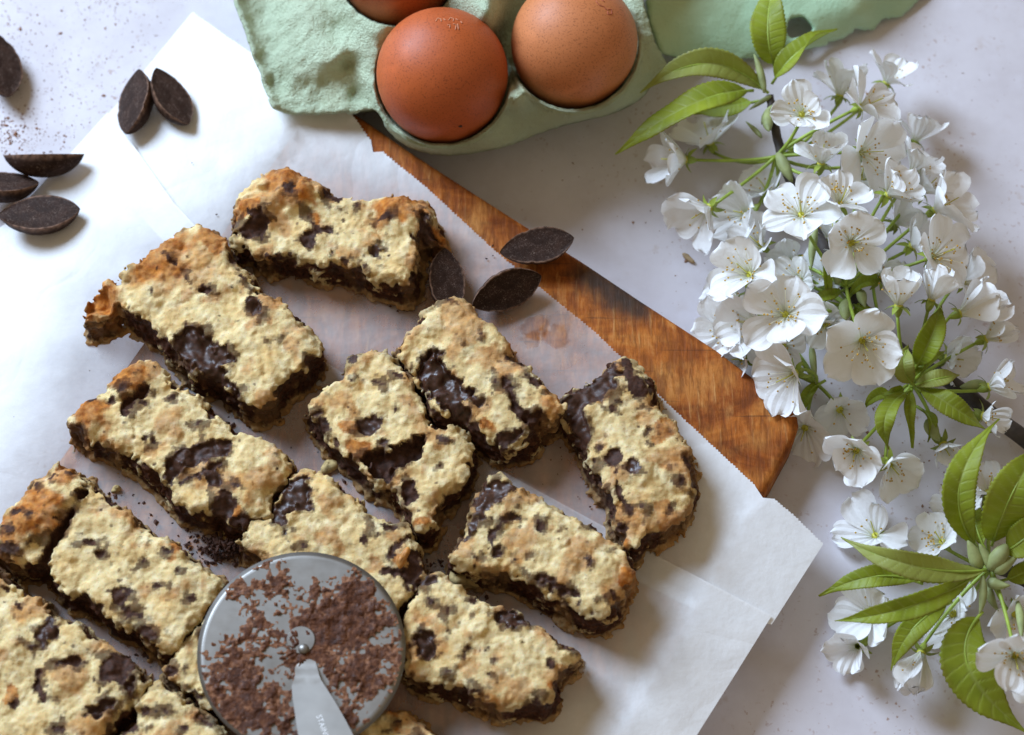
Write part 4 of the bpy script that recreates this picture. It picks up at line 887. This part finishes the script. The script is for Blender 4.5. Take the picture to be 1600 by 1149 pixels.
class Twig:
    def __init__(s, org, label):
        s.o = np.asarray(org, float); s.e = thing('blossom_twig', s.o, label, 'blossom twig')
    def stem(s, pts, r0, r1):
        P = np.array([U(*p) for p in pts]); k = len(P); t = np.linspace(0, k - 1, k * 6)
        Q = np.stack([np.interp(t, range(k), P[:, i]) for i in range(3)], -1)
        ker = np.ones(5) / 5; Q[2:-2] = np.stack([np.convolve(Q[:, i], ker, 'valid') for i in range(3)], -1)
        Q += np.random.default_rng(3).normal(0, 0.12, Q.shape)
        obj('stem', *tube(Q, np.linspace(r0, r1, len(Q)), 10), M_BARK, s.e, s.o)
    def blossom(s, px_, py_, z, az, tl, Rp, cup, node, seed, skip=(), st=1.0, sep=True):
        """px,py,z = heart of the blossom; az/tl = where it faces; node = px,py,z where its stalk starts"""
        r = np.random.default_rng(seed * 13 + 5)
        c = U(px_, py_, z); Lp = 1.0 * Rp * px_mm(px_, py_, z); a, t_ = math.radians(az), math.radians(tl)
        ax = np.array([math.cos(a) * math.sin(t_), math.sin(a) * math.sin(t_), math.cos(t_)])
        Fm = frame(ax); T = lambda V: np.asarray(V) @ Fm.T + c
        mb = MB()          # calyx tube and sepals
        pr = [(0.9, 0.2), (1.7, 0.0), (1.75, -0.8), (1.45, -2.4), (0.95, -3.6), (0.6, -4.2)]
        an = np.linspace(0, 2 * math.pi, 12, endpoint=False)
        mb.add(T(np.concatenate([np.stack([np.cos(an) * q, np.sin(an) * q, np.full(12, h)], -1) for q, h in pr])), grid_faces(len(pr), 12, True))
        for k in range(5 if sep else 0):
            b = k * 1.2566 + 0.63 + r.normal(0, 0.12); L = r.uniform(3.4, 4.6)
            sp = [(1.4 + L * f_, w_ * q_, -0.5 - L * 0.55 * f_ * f_ + 0.25 * q_ * q_) for f_, w_ in ((0, .9), (.35, 1.15), (.7, .8), (1, .12)) for q_ in (-1, 0, 1)]
            sp = np.array(sp); cb, sb = math.cos(b), math.sin(b)
            mb.add(T(sp @ np.array([[cb, sb, 0], [-sb, cb, 0], [0, 0, 1]])), grid_faces(4, 3))
        bo = mb.build('blossom', M_CALYX, s.e, s.o)
        sp0 = r.uniform(0, 1.25)
        for k in range(5):
            if k in skip: continue
            V, F, pu, vn = petal(Lp * r.uniform(0.9, 1.08), Lp * r.uniform(0.74, 0.93), np.clip(cup + 0.06 + r.normal(0, 0.13), 0, 1.2), r, r.uniform(-0.6, 1.0), sp0 + k * 1.2566 + r.normal(0, 0.07))
            V[:, 2] += 0.08 * k
            obj('petal', T(V), F, M_PETAL, bo, s.o, attrs={'pu': pu, 'vein': vn})
        if st > 0:
            mb = MB(); n_ = int(26 * st)
            for k in range(n_):
                b = r.uniform(0, 6.28); e = math.radians(r.uniform(8, 52)) * (1 - 0.45 * min(cup, 1)); L = Lp * r.uniform(0.32, 0.68) * (0.85 + .2 * cup)
                d = np.array([math.cos(b) * math.sin(e), math.sin(b) * math.sin(e), math.cos(e)]); p0 = np.array([math.cos(b) * 1.0, math.sin(b) * 1.0, 0.1])
                P = bez(p0, p0 + d * L * 0.5 + [0, 0, L * 0.08], p0 + d * L + np.array([math.cos(b), math.sin(b), 0]) * L * 0.10, 5)
                mb.add(T(tube(P, [0.16, 0.14, 0.12, 0.11, 0.10], 4)[0]), tube(P, 0.1, 4)[1], 0)
                V, F = ball(P[-1], 0.42, 5, 6, (1, 1, 0.75)); mb.add(T(V), F, 1)
            P = np.array([[0, 0, 0], [0.1, 0, Lp * .3], [0.2, 0.1, Lp * .62]]); mb.add(T(tube(P, [.3, .22, .2], 5)[0]), tube(P, .2, 5)[1], 2)
            V, F = ball([0, 0, 0.15], 1.75, 5, 10, (1, 1, 0.4)); mb.add(T(V), F, 2)
            mb.build('stamens', [M_FIL, M_ANT, M_HEART], bo, s.o)
        nd = U(*node); b0 = c - ax * 4.0
        mid = 0.5 * (b0 + nd) - ax * 0.22 * np.linalg.norm(b0 - nd) + r.normal(0, 0.8, 3); mid[2] = max(mid[2], 2.0)
        P = bez(b0, mid, nd, 12); obj('stalk', *tube(P, np.linspace(0.62, 0.78, 12), 7), M_STALK, bo, s.o)
    def leaf(s, base, mid, tip, wp, seed, fold=0.35, roll=0.0, under=0, wave=1.0, petiole=True):
        r = np.random.default_rng(seed * 7 + 1)
        A, M_, B = U(*base), U(*mid), U(*tip); nu, nv = 84, 15
        C = bez_mid(A, M_, B, nu); Tn = np.gradient(C, axis=0); Tn /= np.linalg.norm(Tn, axis=1)[:, None]
        W = wp * px_mm(mid[0], mid[1], mid[2]) * 0.41; u = np.linspace(0, 1, nu)
        wd = W * 1.06 * np.sin(math.pi * np.clip(u, 0, 1) ** 0.88) ** 0.85 * (1 - 0.25 * u) * 1.12 * (1 - 0.55 * sst(.72, 1, u)) + 0.12
        teeth = 1 + 0.11 * (((u * 28) % 1) - 0.35)
        V = []; vein = []; edge = []; und = []
        nvein = 12
        for i in range(nu):
            sd = np.cross(Tn[i], [0, 0, 1]); sd /= np.linalg.norm(sd) + 1e-9; up = np.cross(sd, Tn[i])
            ra = roll + 0.25 * math.sin(u[i] * 5 + seed); cr, sr = math.cos(ra), math.sin(ra); sd, up = sd * cr + up * sr, up * cr - sd * sr
            fo_ = fold * (1 + 0.3 * math.sin(u[i] * 4 + seed))
            for j in range(nv):
                v = (j / (nv - 1)) * 2 - 1; a = abs(v); w_ = wd[i] * (teeth[i] if a > 0.99 else 1)
                lat = w_ * v * math.cos(fo_ * (1 - 0.2 * a)); hgt = w_ * a * math.sin(fo_) - 0.10 * w_ * a * a
                hgt += wave * 0.13 * math.sin(u[i] * nvein * 6.28 - a * 4.5) * a * (1 - a * 0.5) * 0.55 + wave * 0.6 * math.sin(u[i] * 9 + seed * 1.7 + (2 if v > 0 else 0)) * a * a
                V.append(C[i] + sd * lat + up * hgt)
                k = math.cos(u[i] * nvein * 6.28 - a * 4.5) if True else 0
                vein.append(max(1.0 if a < 0.08 else 0, max(0, k) ** 6 * (1 - 0.4 * a) * 0.95 * (a < 0.97))); edge.append(max(0, a - 0.7) / 0.3 * 0.8 + max(0, u[i] - 0.85) * 3); und.append(under)
        V = np.array(V); V[:, 2] += 0.22 * nsamp(NB, V[:, 0], V[:, 1], V[:, 2], seed); V[:, 2] = np.maximum(V[:, 2], 0.6)
        o = obj('leaf', V, grid_faces(nu, nv), M_LEAF, s.e, s.o, attrs={'vein': vein, 'edge': edge, 'under': und})
        so = o.modifiers.new('thickness', 'SOLIDIFY'); so.thickness = 0.00022; so.offset = 0
        P = C[:74] + np.array([0, 0, -0.15]); P = np.concatenate([[A - Tn[0] * 3.0, A - Tn[0] * 1.5], P])
        obj('midrib', *tube(P, np.linspace(0.62, 0.18, len(P)), 6), M_STALK, o, s.o)
    def bud(s, a, b, ra, seed):
        r = np.random.default_rng(seed); P = bez(U(*a), 0.5 * (U(*a) + U(*b)) + r.normal(0, 1.2, 3), U(*b), 9)
        obj('bud_scale', *tube(P, ra * np.array([.4, .75, .95, 1, .95, .85, .65, .42, .12]), 9), M_BUD, s.e, s.o)

up = Twig(U(1330, 440, 0), 'large white cherry blossom twig with clustered flowers, right of the cutting board')
up.stem([(1680, 745, 8), (1600, 686, 9), (1540, 640, 11), (1480, 592, 12), (1420, 560, 13), (1360, 500, 14), (1310, 430, 16), (1262, 340, 18), (1225, 260, 20), (1208, 190, 21), (1203, 150, 22)], 3.3, 1.6)
N1, N2, N3, N4, N5 = (1212, 245, 24), (1322, 448, 22), (1275, 600, 10), (1425, 600, 18), (1330, 480, 20)
fl = [  # px, py, z, az, tilt, radius, cup, node, missing petals, stamens
    (1253, 180, 44, 250, 14, 54, .34, N1, (), 1), (1283, 256, 40, 85, 42, 52, .42, N1, (), 1), (1345, 168, 36, 8, 58, 62, .30, N1, (), .5), (1312, 150, 18, 75, 55, 58, .35, N1, (), .3), (1345, 238, 38, -25, 50, 70, .22, N1, (), .8),
    (1252, 337, 46, 140, 14, 66, .12, N2, (), 1), (1312, 320, 45, 60, 22, 54, .20, N2, (), 1), (1388, 305, 40, 20, 40, 58, .50, N2, (), 1), (1425, 270, 28, 45, 50, 52, .4, N2, (), .3), (1460, 330, 30, 18, 56, 70, .36, N2, (), .8),
    (1330, 380, 47, 290, 26, 60, .18, N2, (), 1), (1458, 402, 38, 355, 40, 70, .22, N2, (), 1.2), (1404, 478, 42, 88, 48, 56, .58, N4, (), 1), (1455, 470, 40, 70, 58, 52, .72, N4, (), .4), (1500, 490, 30, 15, 72, 72, .55, N4, (), .3),
    (1540, 530, 22, 15, 62, 50, .70, N4, (), .8), (1545, 605, 22, 12, 66, 52, .55, N4, (), 1), (1535, 650, 18, -25, 66, 42, .5, N4, (1,), .6), (1172, 430, 40, 178, 34, 72, .26, N5, (), 1), (1228, 492, 42, 225, 28, 72, .22, N5, (), 1.2),
    (1178, 505, 22, 200, 50, 62, .35, N3, (), .6), (1243, 583, 26, 215, 68, 72, .30, N3, (), .5), (1347, 532, 40, 272, 46, 74, .34, N2, (), 1.2), (1072, 250, 22, 188, 74, 68, .38, N1, (), .3), (1108, 325, 24, 222, 72, 68, .42, N1, (), .3),
    (1168, 335, 14, 200, 45, 62, .40, N1, (), .5), (1236, 410, 12, 250, 40, 50, .40, N2, (), .2), (1110, 225, 5, 120, 40, 62, .30, N1, (), .2), (1338, 704, 26, 245, 44, 62, .42, N4, (), 1), (1390, 725, 18, 288, 54, 56, .42, N4, (), .7),
    (1474, 695, 12, 280, 60, 46, .6, N4, (), .3), (1258, 668, 5, 250, 60, 62, .4, N3, (), .2), (1312, 640, 6, 280, 50, 50, .4, N3, (), .2), (1275, 510, 12, 60, 50, 48, .4, N5, (), .2), (1150, 470, 8, 190, 50, 58, .4, N3, (), .5), (1400, 350, 14, 30, 50, 56, .3, N2, (), 0),
    (1430, 220, 10, 60, 50, 50, .4, N1, (), 0), (1200, 300, 10, 150, 40, 50, .4, N1, (), .3), (1135, 520, 12, 200, 40, 60, .35, N3, (), .6), (1290, 430, 10, 200, 30, 46, .4, N5, (), .2), (1225, 540, 14, 230, 50, 62, .35, N3, (), .5), (1440, 300, 22, 30, 45, 54, .4, N2, (), .6), (1505, 440, 16, 10, 50, 60, .35, N4, (), .4), (1300, 375, 14, 100, 30, 50, .4, N2, (), .5), (1375, 435, 22, 330, 40, 46, .5, N4, (), .5), (1190, 385, 16, 170, 40, 54, .35, N5, (), .6), (1425, 385, 24, 20, 40, 50, .45, N2, (), .5), (1290, 505, 16, 250, 45, 48, .45, N5, (), .5), (1480, 560, 12, 330, 50, 50, .4, N4, (), .3), (1345, 280, 26, 80, 30, 50, .4, N2, (), .7), (1250, 440, 20, 200, 40, 46, .45, N5, (), .6), (1385, 130, 14, 50, 45, 52, .4, N1, (), .3), (1160, 560, 8, 215, 45, 56, .4, N3, (), .3)]
for i, (a, b, z_, az, tl, R_, cp, nd, sk, st) in enumerate(fl):
    up.blossom(a, b, z_, az, tl, R_, cp, nd, i, sk, st)
up.leaf((1192, 138, 27), (1100, 100, 36), (1000, 146, 30), 56, 1, .5, 0.35, 1)
up.leaf((1168, 142, 30), (1072, 168, 36), (962, 242, 24), 66, 2, .25, -.15)
up.leaf((1209, 100, 30), (1200, 40, 38), (1212, -40, 34), 66, 3, .35, .2)
up.leaf((1212, 122, 28), (1252, 78, 36), (1308, 46, 32), 50, 4, .75, .5)
up.leaf((1175, 160, 12), (1130, 168, 10), (1085, 178, 6), 42, 5, .3)
up.leaf((1432, 572, 28), (1455, 525, 38), (1470, 478, 36), 52, 6, .5, -.3)
up.leaf((1424, 598, 28), (1412, 570, 34), (1420, 540, 32), 40, 7, .4, .3, 1)
up.leaf((1432, 602, 26), (1465, 592, 32), (1499, 586, 28), 36, 8, .4, .2, 1)
up.leaf((1440, 608, 26), (1488, 636, 32), (1548, 676, 22), 44, 9, .3, .1)
up.leaf((1416, 614, 26), (1384, 650, 34), (1388, 702, 26), 40, 10, .35, -.3)
up.leaf((1424, 612, 24), (1420, 655, 28), (1426, 700, 20), 24, 11, .6, .2)
up.leaf((1430, 592, 24), (1455, 568, 28), (1477, 548, 24), 28, 12, .9, .6)
up.leaf((1412, 606, 24), (1396, 614, 26), (1378, 616, 22), 20, 13, .7)
for k, (bs, md, tp, w_) in enumerate([((1300, 400, 22), (1290, 430, 26), (1300, 470, 22), 26), ((1330, 460, 20), (1355, 440, 26), (1385, 440, 22), 26), ((1315, 455, 20), (1285, 465, 24), (1258, 470, 18), 24), ((1340, 480, 18), (1365, 500, 22), (1380, 530, 16), 28), ((1225, 235, 22), (1245, 225, 24), (1262, 235, 20), 22), ((1400, 620, 16), (1370, 620, 18), (1350, 640, 12), 26), ((1440, 640, 18), (1455, 660, 20), (1450, 690, 14), 22), ((1280, 600, 10), (1260, 620, 10), (1255, 650, 6), 24), ((1345, 470, 16), (1335, 505, 18), (1345, 530, 14), 20)]):
    up.leaf(bs, md, tp, w_, 100 + k, .6, .2 * (-1) ** k)
for k, (a, b, ra) in enumerate([((1203, 170, 24), (1202, 205, 30), 2.3), ((1210, 165, 26), (1190, 195, 24), 1.4), ((1215, 240, 26), (1238, 285, 26), 2.4), ((1205, 150, 24), (1170, 172, 22), 1.0), ((1308, 445, 24), (1300, 400, 28), 2.0), ((1322, 470, 24), (1322, 500, 26), 2.6), ((1345, 455, 22), (1352, 480, 26), 2.0),
                                ((1275, 355, 26), (1268, 420, 24), 1.6), ((1268, 540, 14), (1275, 600, 12), 1.4), ((1195, 145, 30), (1178, 85, 34), 1.5), ((1190, 215, 24), (1165, 190, 20), 1.0), ((1540, 600, 18), (1500, 605, 18), 2.4), ((1450, 655, 18), (1468, 690, 16), 2.6), ((1370, 520, 18), (1400, 555, 18), 1.6)]):
    up.bud(a, b, ra, 40 + k)

lo = Twig(U(1545, 890, 0), 'smaller leafy blossom twig in the lower right corner, long serrated leaves')
lo.stem([(1700, 960, 8), (1620, 915, 12), (1575, 893, 15), (1548, 885, 18)], 3.2, 2.0)
M1 = (1548, 888, 17)
for i, (a, b, z_, az, tl, R_, cp, sk, st) in enumerate([(1368, 838, 3, 140, 25, 66, .30, (), .2), (1472, 848, 12, 150, 35, 52, .25, (), 1), (1362, 962, 5, 200, 45, 66, .35, (), .2), (1440, 1020, 12, 248, 78, 70, .85, (), .2), (1586, 1024, 34, 258, 44, 78, .34, (), 1.2),
                                                         (1490, 960, 3, 210, 30, 66, .3, (), .2), (1545, 770, 4, 90, 30, 56, .3, (), .3), (1585, 960, 8, 300, 40, 60, .3, (), .2), (1340, 1010, 4, 230, 50, 52, .4, (), 0), (1500, 800, 6, 120, 40, 48, .3, (), .5)]):
    lo.blossom(a, b, z_, az, tl, R_, cp, M1, 60 + i, sk, st)
lo.leaf((1522, 850, 22), (1500, 755, 38), (1562, 655, 36), 62, 21, .5, .35)
lo.leaf((1552, 845, 24), (1580, 775, 40), (1628, 690, 40), 92, 22, .3, -.2)
lo.leaf((1535, 892, 24), (1425, 884, 34), (1314, 840, 26), 50, 23, .35, .3, 1)
lo.leaf((1430, 908, 20), (1360, 902, 20), (1280, 932, 10), 42, 24, .3, -.1)
lo.leaf((1516, 905, 26), (1415, 950, 32), (1305, 970, 26), 48, 25, .45, .2)
lo.leaf((1478, 945, 20), (1425, 985, 22), (1392, 1048, 12), 46, 26, .35)
lo.leaf((1528, 965, 22), (1516, 1050, 22), (1612, 1150, 10), 96, 27, .22, .1)
lo.leaf((1572, 862, 26), (1610, 835, 32), (1660, 790, 30), 64, 28, .3)
lo.leaf((1535, 850, 12), (1524, 815, 12), (1522, 768, 8), 34, 29, .3)
lo.leaf((1575, 905, 20), (1610, 890, 22), (1660, 860, 20), 40, 30, .3)
for k, (a, b, ra) in enumerate([((1530, 890, 22), (1512, 845, 28), 2.7), ((1548, 890, 24), (1530, 850, 28), 1.8), ((1545, 890, 24), (1572, 850, 30), 3.2), ((1555, 895, 24), (1590, 870, 28), 2.6), ((1545, 905, 22), (1578, 915, 24), 2.2), ((1535, 900, 24), (1530, 960, 22), 1.5), ((1545, 915, 18), (1560, 955, 16), 1.6), ((1590, 940, 18), (1596, 1000, 28), 1.5)]):
    lo.bud(a, b, ra, 80 + k)
# ------------------------------------------------------------------ crumbs and dust
def crumbs(name, pts, mat, label, cat, sq=0.55):
    """pts: (px,py,z,r) -> one mesh of little ragged lumps"""
    r = np.random.default_rng(99); mb = MB()
    oc = np.array([[1, 0, 0], [-1, 0, 0], [0, 1, 0], [0, -1, 0], [0, 0, 1], [0, 0, -1], [.6, .6, .3], [-.6, .5, .4]], float)
    of = [(0, 6, 4), (6, 2, 4), (2, 7, 4), (7, 1, 4), (1, 3, 4), (3, 0, 4), (6, 0, 5), (2, 6, 5), (7, 2, 5), (1, 7, 5), (3, 1, 5), (0, 3, 5)]
    for (a, b, z_, s_) in pts:
        V = oc * r.uniform(0.55, 1.3, (8, 1)) * s_ * np.array([1, r.uniform(.5, 1), sq]); t_ = r.uniform(0, 6.28)
        V = V @ np.array([[math.cos(t_), math.sin(t_), 0], [-math.sin(t_), math.cos(t_), 0], [0, 0, 1]])
        mb.add(V + U(a, b, z_) + [0, 0, s_ * sq * 0.5], of)
    o = mb.build(name, mat, smooth=False, kind='stuff')
    o['label'] = label; o['category'] = cat
    return o
r = np.random.default_rng(5)
edge1 = [(-40, -40), (285, -40), (294, 14), (160, 176), (108, 236), (0, 345), (-40, 345)]
pts = []
for cx, cy, sx, sy, n_, s0 in [(15, 205, 22, 22, 260, .32), (22, 35, 26, 26, 110, .26), (55, 215, 40, 18, 120, .22), (110, 100, 75, 60, 420, .2), (165, 10, 35, 14, 90, .22), (60, 150, 50, 50, 150, .22), (240, 60, 40, 40, 60, .2)]:
    a = r.normal(cx, sx, n_); b = r.normal(cy, sy, n_); k = inpoly(edge1, a, b)
    pts += [(x_, y_, 0.0, s0 * r.lognormal(0, .45)) for x_, y_ in zip(a[k], b[k])]
crumbs('cocoa_dust', pts, simple('cocoa_dust', (0.26, 0.125, 0.075), 0.9, 0.5, 900), 'scattered reddish brown cocoa dust on the table, upper left', 'cocoa dust', 0.4)
pts = []
for cx, cy, sx, sy, n_, s0 in [(1440, 750, 45, 50, 60, .25), (1320, 530, 40, 30, 40, .3), (1000, 300, 90, 60, 30, .22), (1100, 420, 60, 40, 30, .25), (1540, 120, 60, 70, 40, .2), (1370, 640, 40, 40, 30, .35), (900, 250, 60, 30, 25, .22), (1250, 1000, 120, 80, 10, .15)]:
    a = r.normal(cx, sx, n_); b = r.normal(cy, sy, n_); k = (sdpoly(BP, *U(a, b, 0).T[:2]) > 4)
    pts += [(x_, y_, 0.0, s0 * r.lognormal(0, .45)) for x_, y_ in zip(a[k], b[k])]
crumbs('plant_specks', pts, simple('plant_specks', (0.24, 0.13, 0.075), 0.9, 0.5, 900), 'tiny brown specks around the blossom twigs on the table', 'specks', 0.35)
pp = lambda a, b: float(paper_pts(np.array([[a, b]], float), 0.8)[0, 2])
pts = []
for a, b, s_ in [(300, 255, .35), (338, 336, .5), (22, 652, .4), (30, 655, .3), (140, 580, .4), (160, 560, .3), (178, 705, .5), (150, 700, .6), (1062, 830, 1.0), (1041, 957, .4), (1006, 1042, .3), (1014, 1043, .5), (938, 742, .3), (916, 752, .5), (903, 777, .4), (922, 792, .5), (903, 715, .5), (848, 757, .3), (702, 884, 1.3), (865, 980, .5), (540, 700, .8),
                 (525, 712, .7), (760, 405, .6), (770, 400, .5), (270, 818, .6), (293, 830, 1.0), (245, 808, .4), (115, 950, .5), (600, 470, .5), (596, 462, .8), (424, 745, .8), (455, 700, .6), (770, 385, .8), (1010, 845, .4), (845, 960, .6), (560, 770, .5), (700, 845, .5), (720, 860, .7)]:
    pts.append((a, b, pp(a, b), s_))
for cx, cy, sx, sy, n_ in [(350, 855, 26, 12, 160), (365, 845, 14, 10, 60), (690, 880, 30, 14, 60), (560, 735, 30, 20, 40), (370, 640, 20, 25, 40), (240, 790, 40, 25, 30), (870, 710, 40, 20, 25), (120, 930, 50, 25, 30), (240, 1040, 25, 18, 60), (620, 470, 25, 8, 30), (660, 960, 20, 30, 30), (760, 900, 60, 20, 40)]:
    for a, b in zip(r.normal(cx, sx, n_), r.normal(cy, sy, n_)): pts.append((a, b, pp(a, b), r.lognormal(-0.75, .55)))
for a, b in zip(r.normal(352, 22, 330), r.normal(852, 12, 330)):      # a heap of dark rubble beside the wheel
    q_ = ((a - 352) / 40) ** 2 + ((b - 852) / 22) ** 2
    pts.append((a, b, BT + 1.4 + max(0.0, 7 * (1 - q_)) * r.uniform(0.2, 1), r.lognormal(-0.35, .4)))
crumbs('chocolate_crumbs', pts, simple('chocolate_crumb', (0.075, 0.03, 0.018), 0.7, 0.5, 500), 'small dark chocolate crumbs scattered between the bars', 'crumbs', 0.7)

def lump(name, a, b, z_, rx, ry, rz, seed, mat, label, cat, rot=0):
    V, F = ball([0, 0, 0], 1, 13, 20); V = V * [rx, ry, rz]
    V += V / (np.linalg.norm(V, axis=1)[:, None] + .01) * (0.30 * nsamp(NMED, V[:, 0], V[:, 1], V[:, 2], seed) + 0.15 * nsamp(NF, V[:, 0], V[:, 1], V[:, 2], seed + 1))[:, None] * min(rx, ry)*0.8
    t_ = math.radians(rot); V = V @ np.array([[math.cos(t_), math.sin(t_), 0], [-math.sin(t_), math.cos(t_), 0], [0, 0, 1]])
    V = V + U(a, b, z_ + rz * 0.6) * [1, 1, 0] + [0, 0, z_ + rz * 0.8]
    return tag(obj(name, V, F, mat), label, cat)
M_CRUMB = simple('pale_crumb', (0.55, 0.40, 0.17), 0.85, 0.45, 350, 0.5, 900); M_FLAKE = simple('golden_flake', (0.46, 0.19, 0.035), 0.55, 0.4, 300, 0.4, 700)
M_DARK = simple('dark_crumb', (0.05, 0.021, 0.014), 0.6, 0.6, 400, 0.6, 800)
lump('crust_scrap', 515, 727, BT + 1, 3.0, 2.2, 1.8, 3, M_CRUMB, 'pale crust scrap fallen between the furrowed and the broken cookie bars', 'crumb', 50)
lump('cookie_crumb', 728, 905, BT + 1, 4.8, 3.6, 4.0, 5, M_CRUMB, 'pale crumb chunk between the two cookie bars right of the wheel', 'crumb', -30)
lump('chocolate_crumb', 612, 462, BT + 1, 3.8, 2.4, 2.2, 9, M_DARK, 'dark chocolate crumb under the small lumpy cookie bar', 'crumb', -15)
lump('golden_flake', 631, 873, BT + 18.5, 1.5, 4.2, 1.2, 11, M_FLAKE, 'orange toasted flake stuck beside the wheel cutter', 'flake', -20)
lump('seed_husk', 1076, 404, 0.1, 2.6, 1.0, 0.9, 13, simple('husk', (0.36, 0.25, 0.13), 0.7, 0.4, 300), 'tan seed husk lying on the table between board and blossoms', 'husk', -40)
lump('cookie_crumb', 158, 702, BT + 1, 1.3, 1.0, 1.0, 15, M_CRUMB, 'tiny pale crumb on the paper below the furrowed cookie bar', 'crumb', 20)
lump('cookie_crumb', 182, 765, BT + 1, 2.0, 1.6, 1.5, 17, M_CRUMB, 'small pale crumb beside the bar with the rolled end ridge', 'crumb', 20)
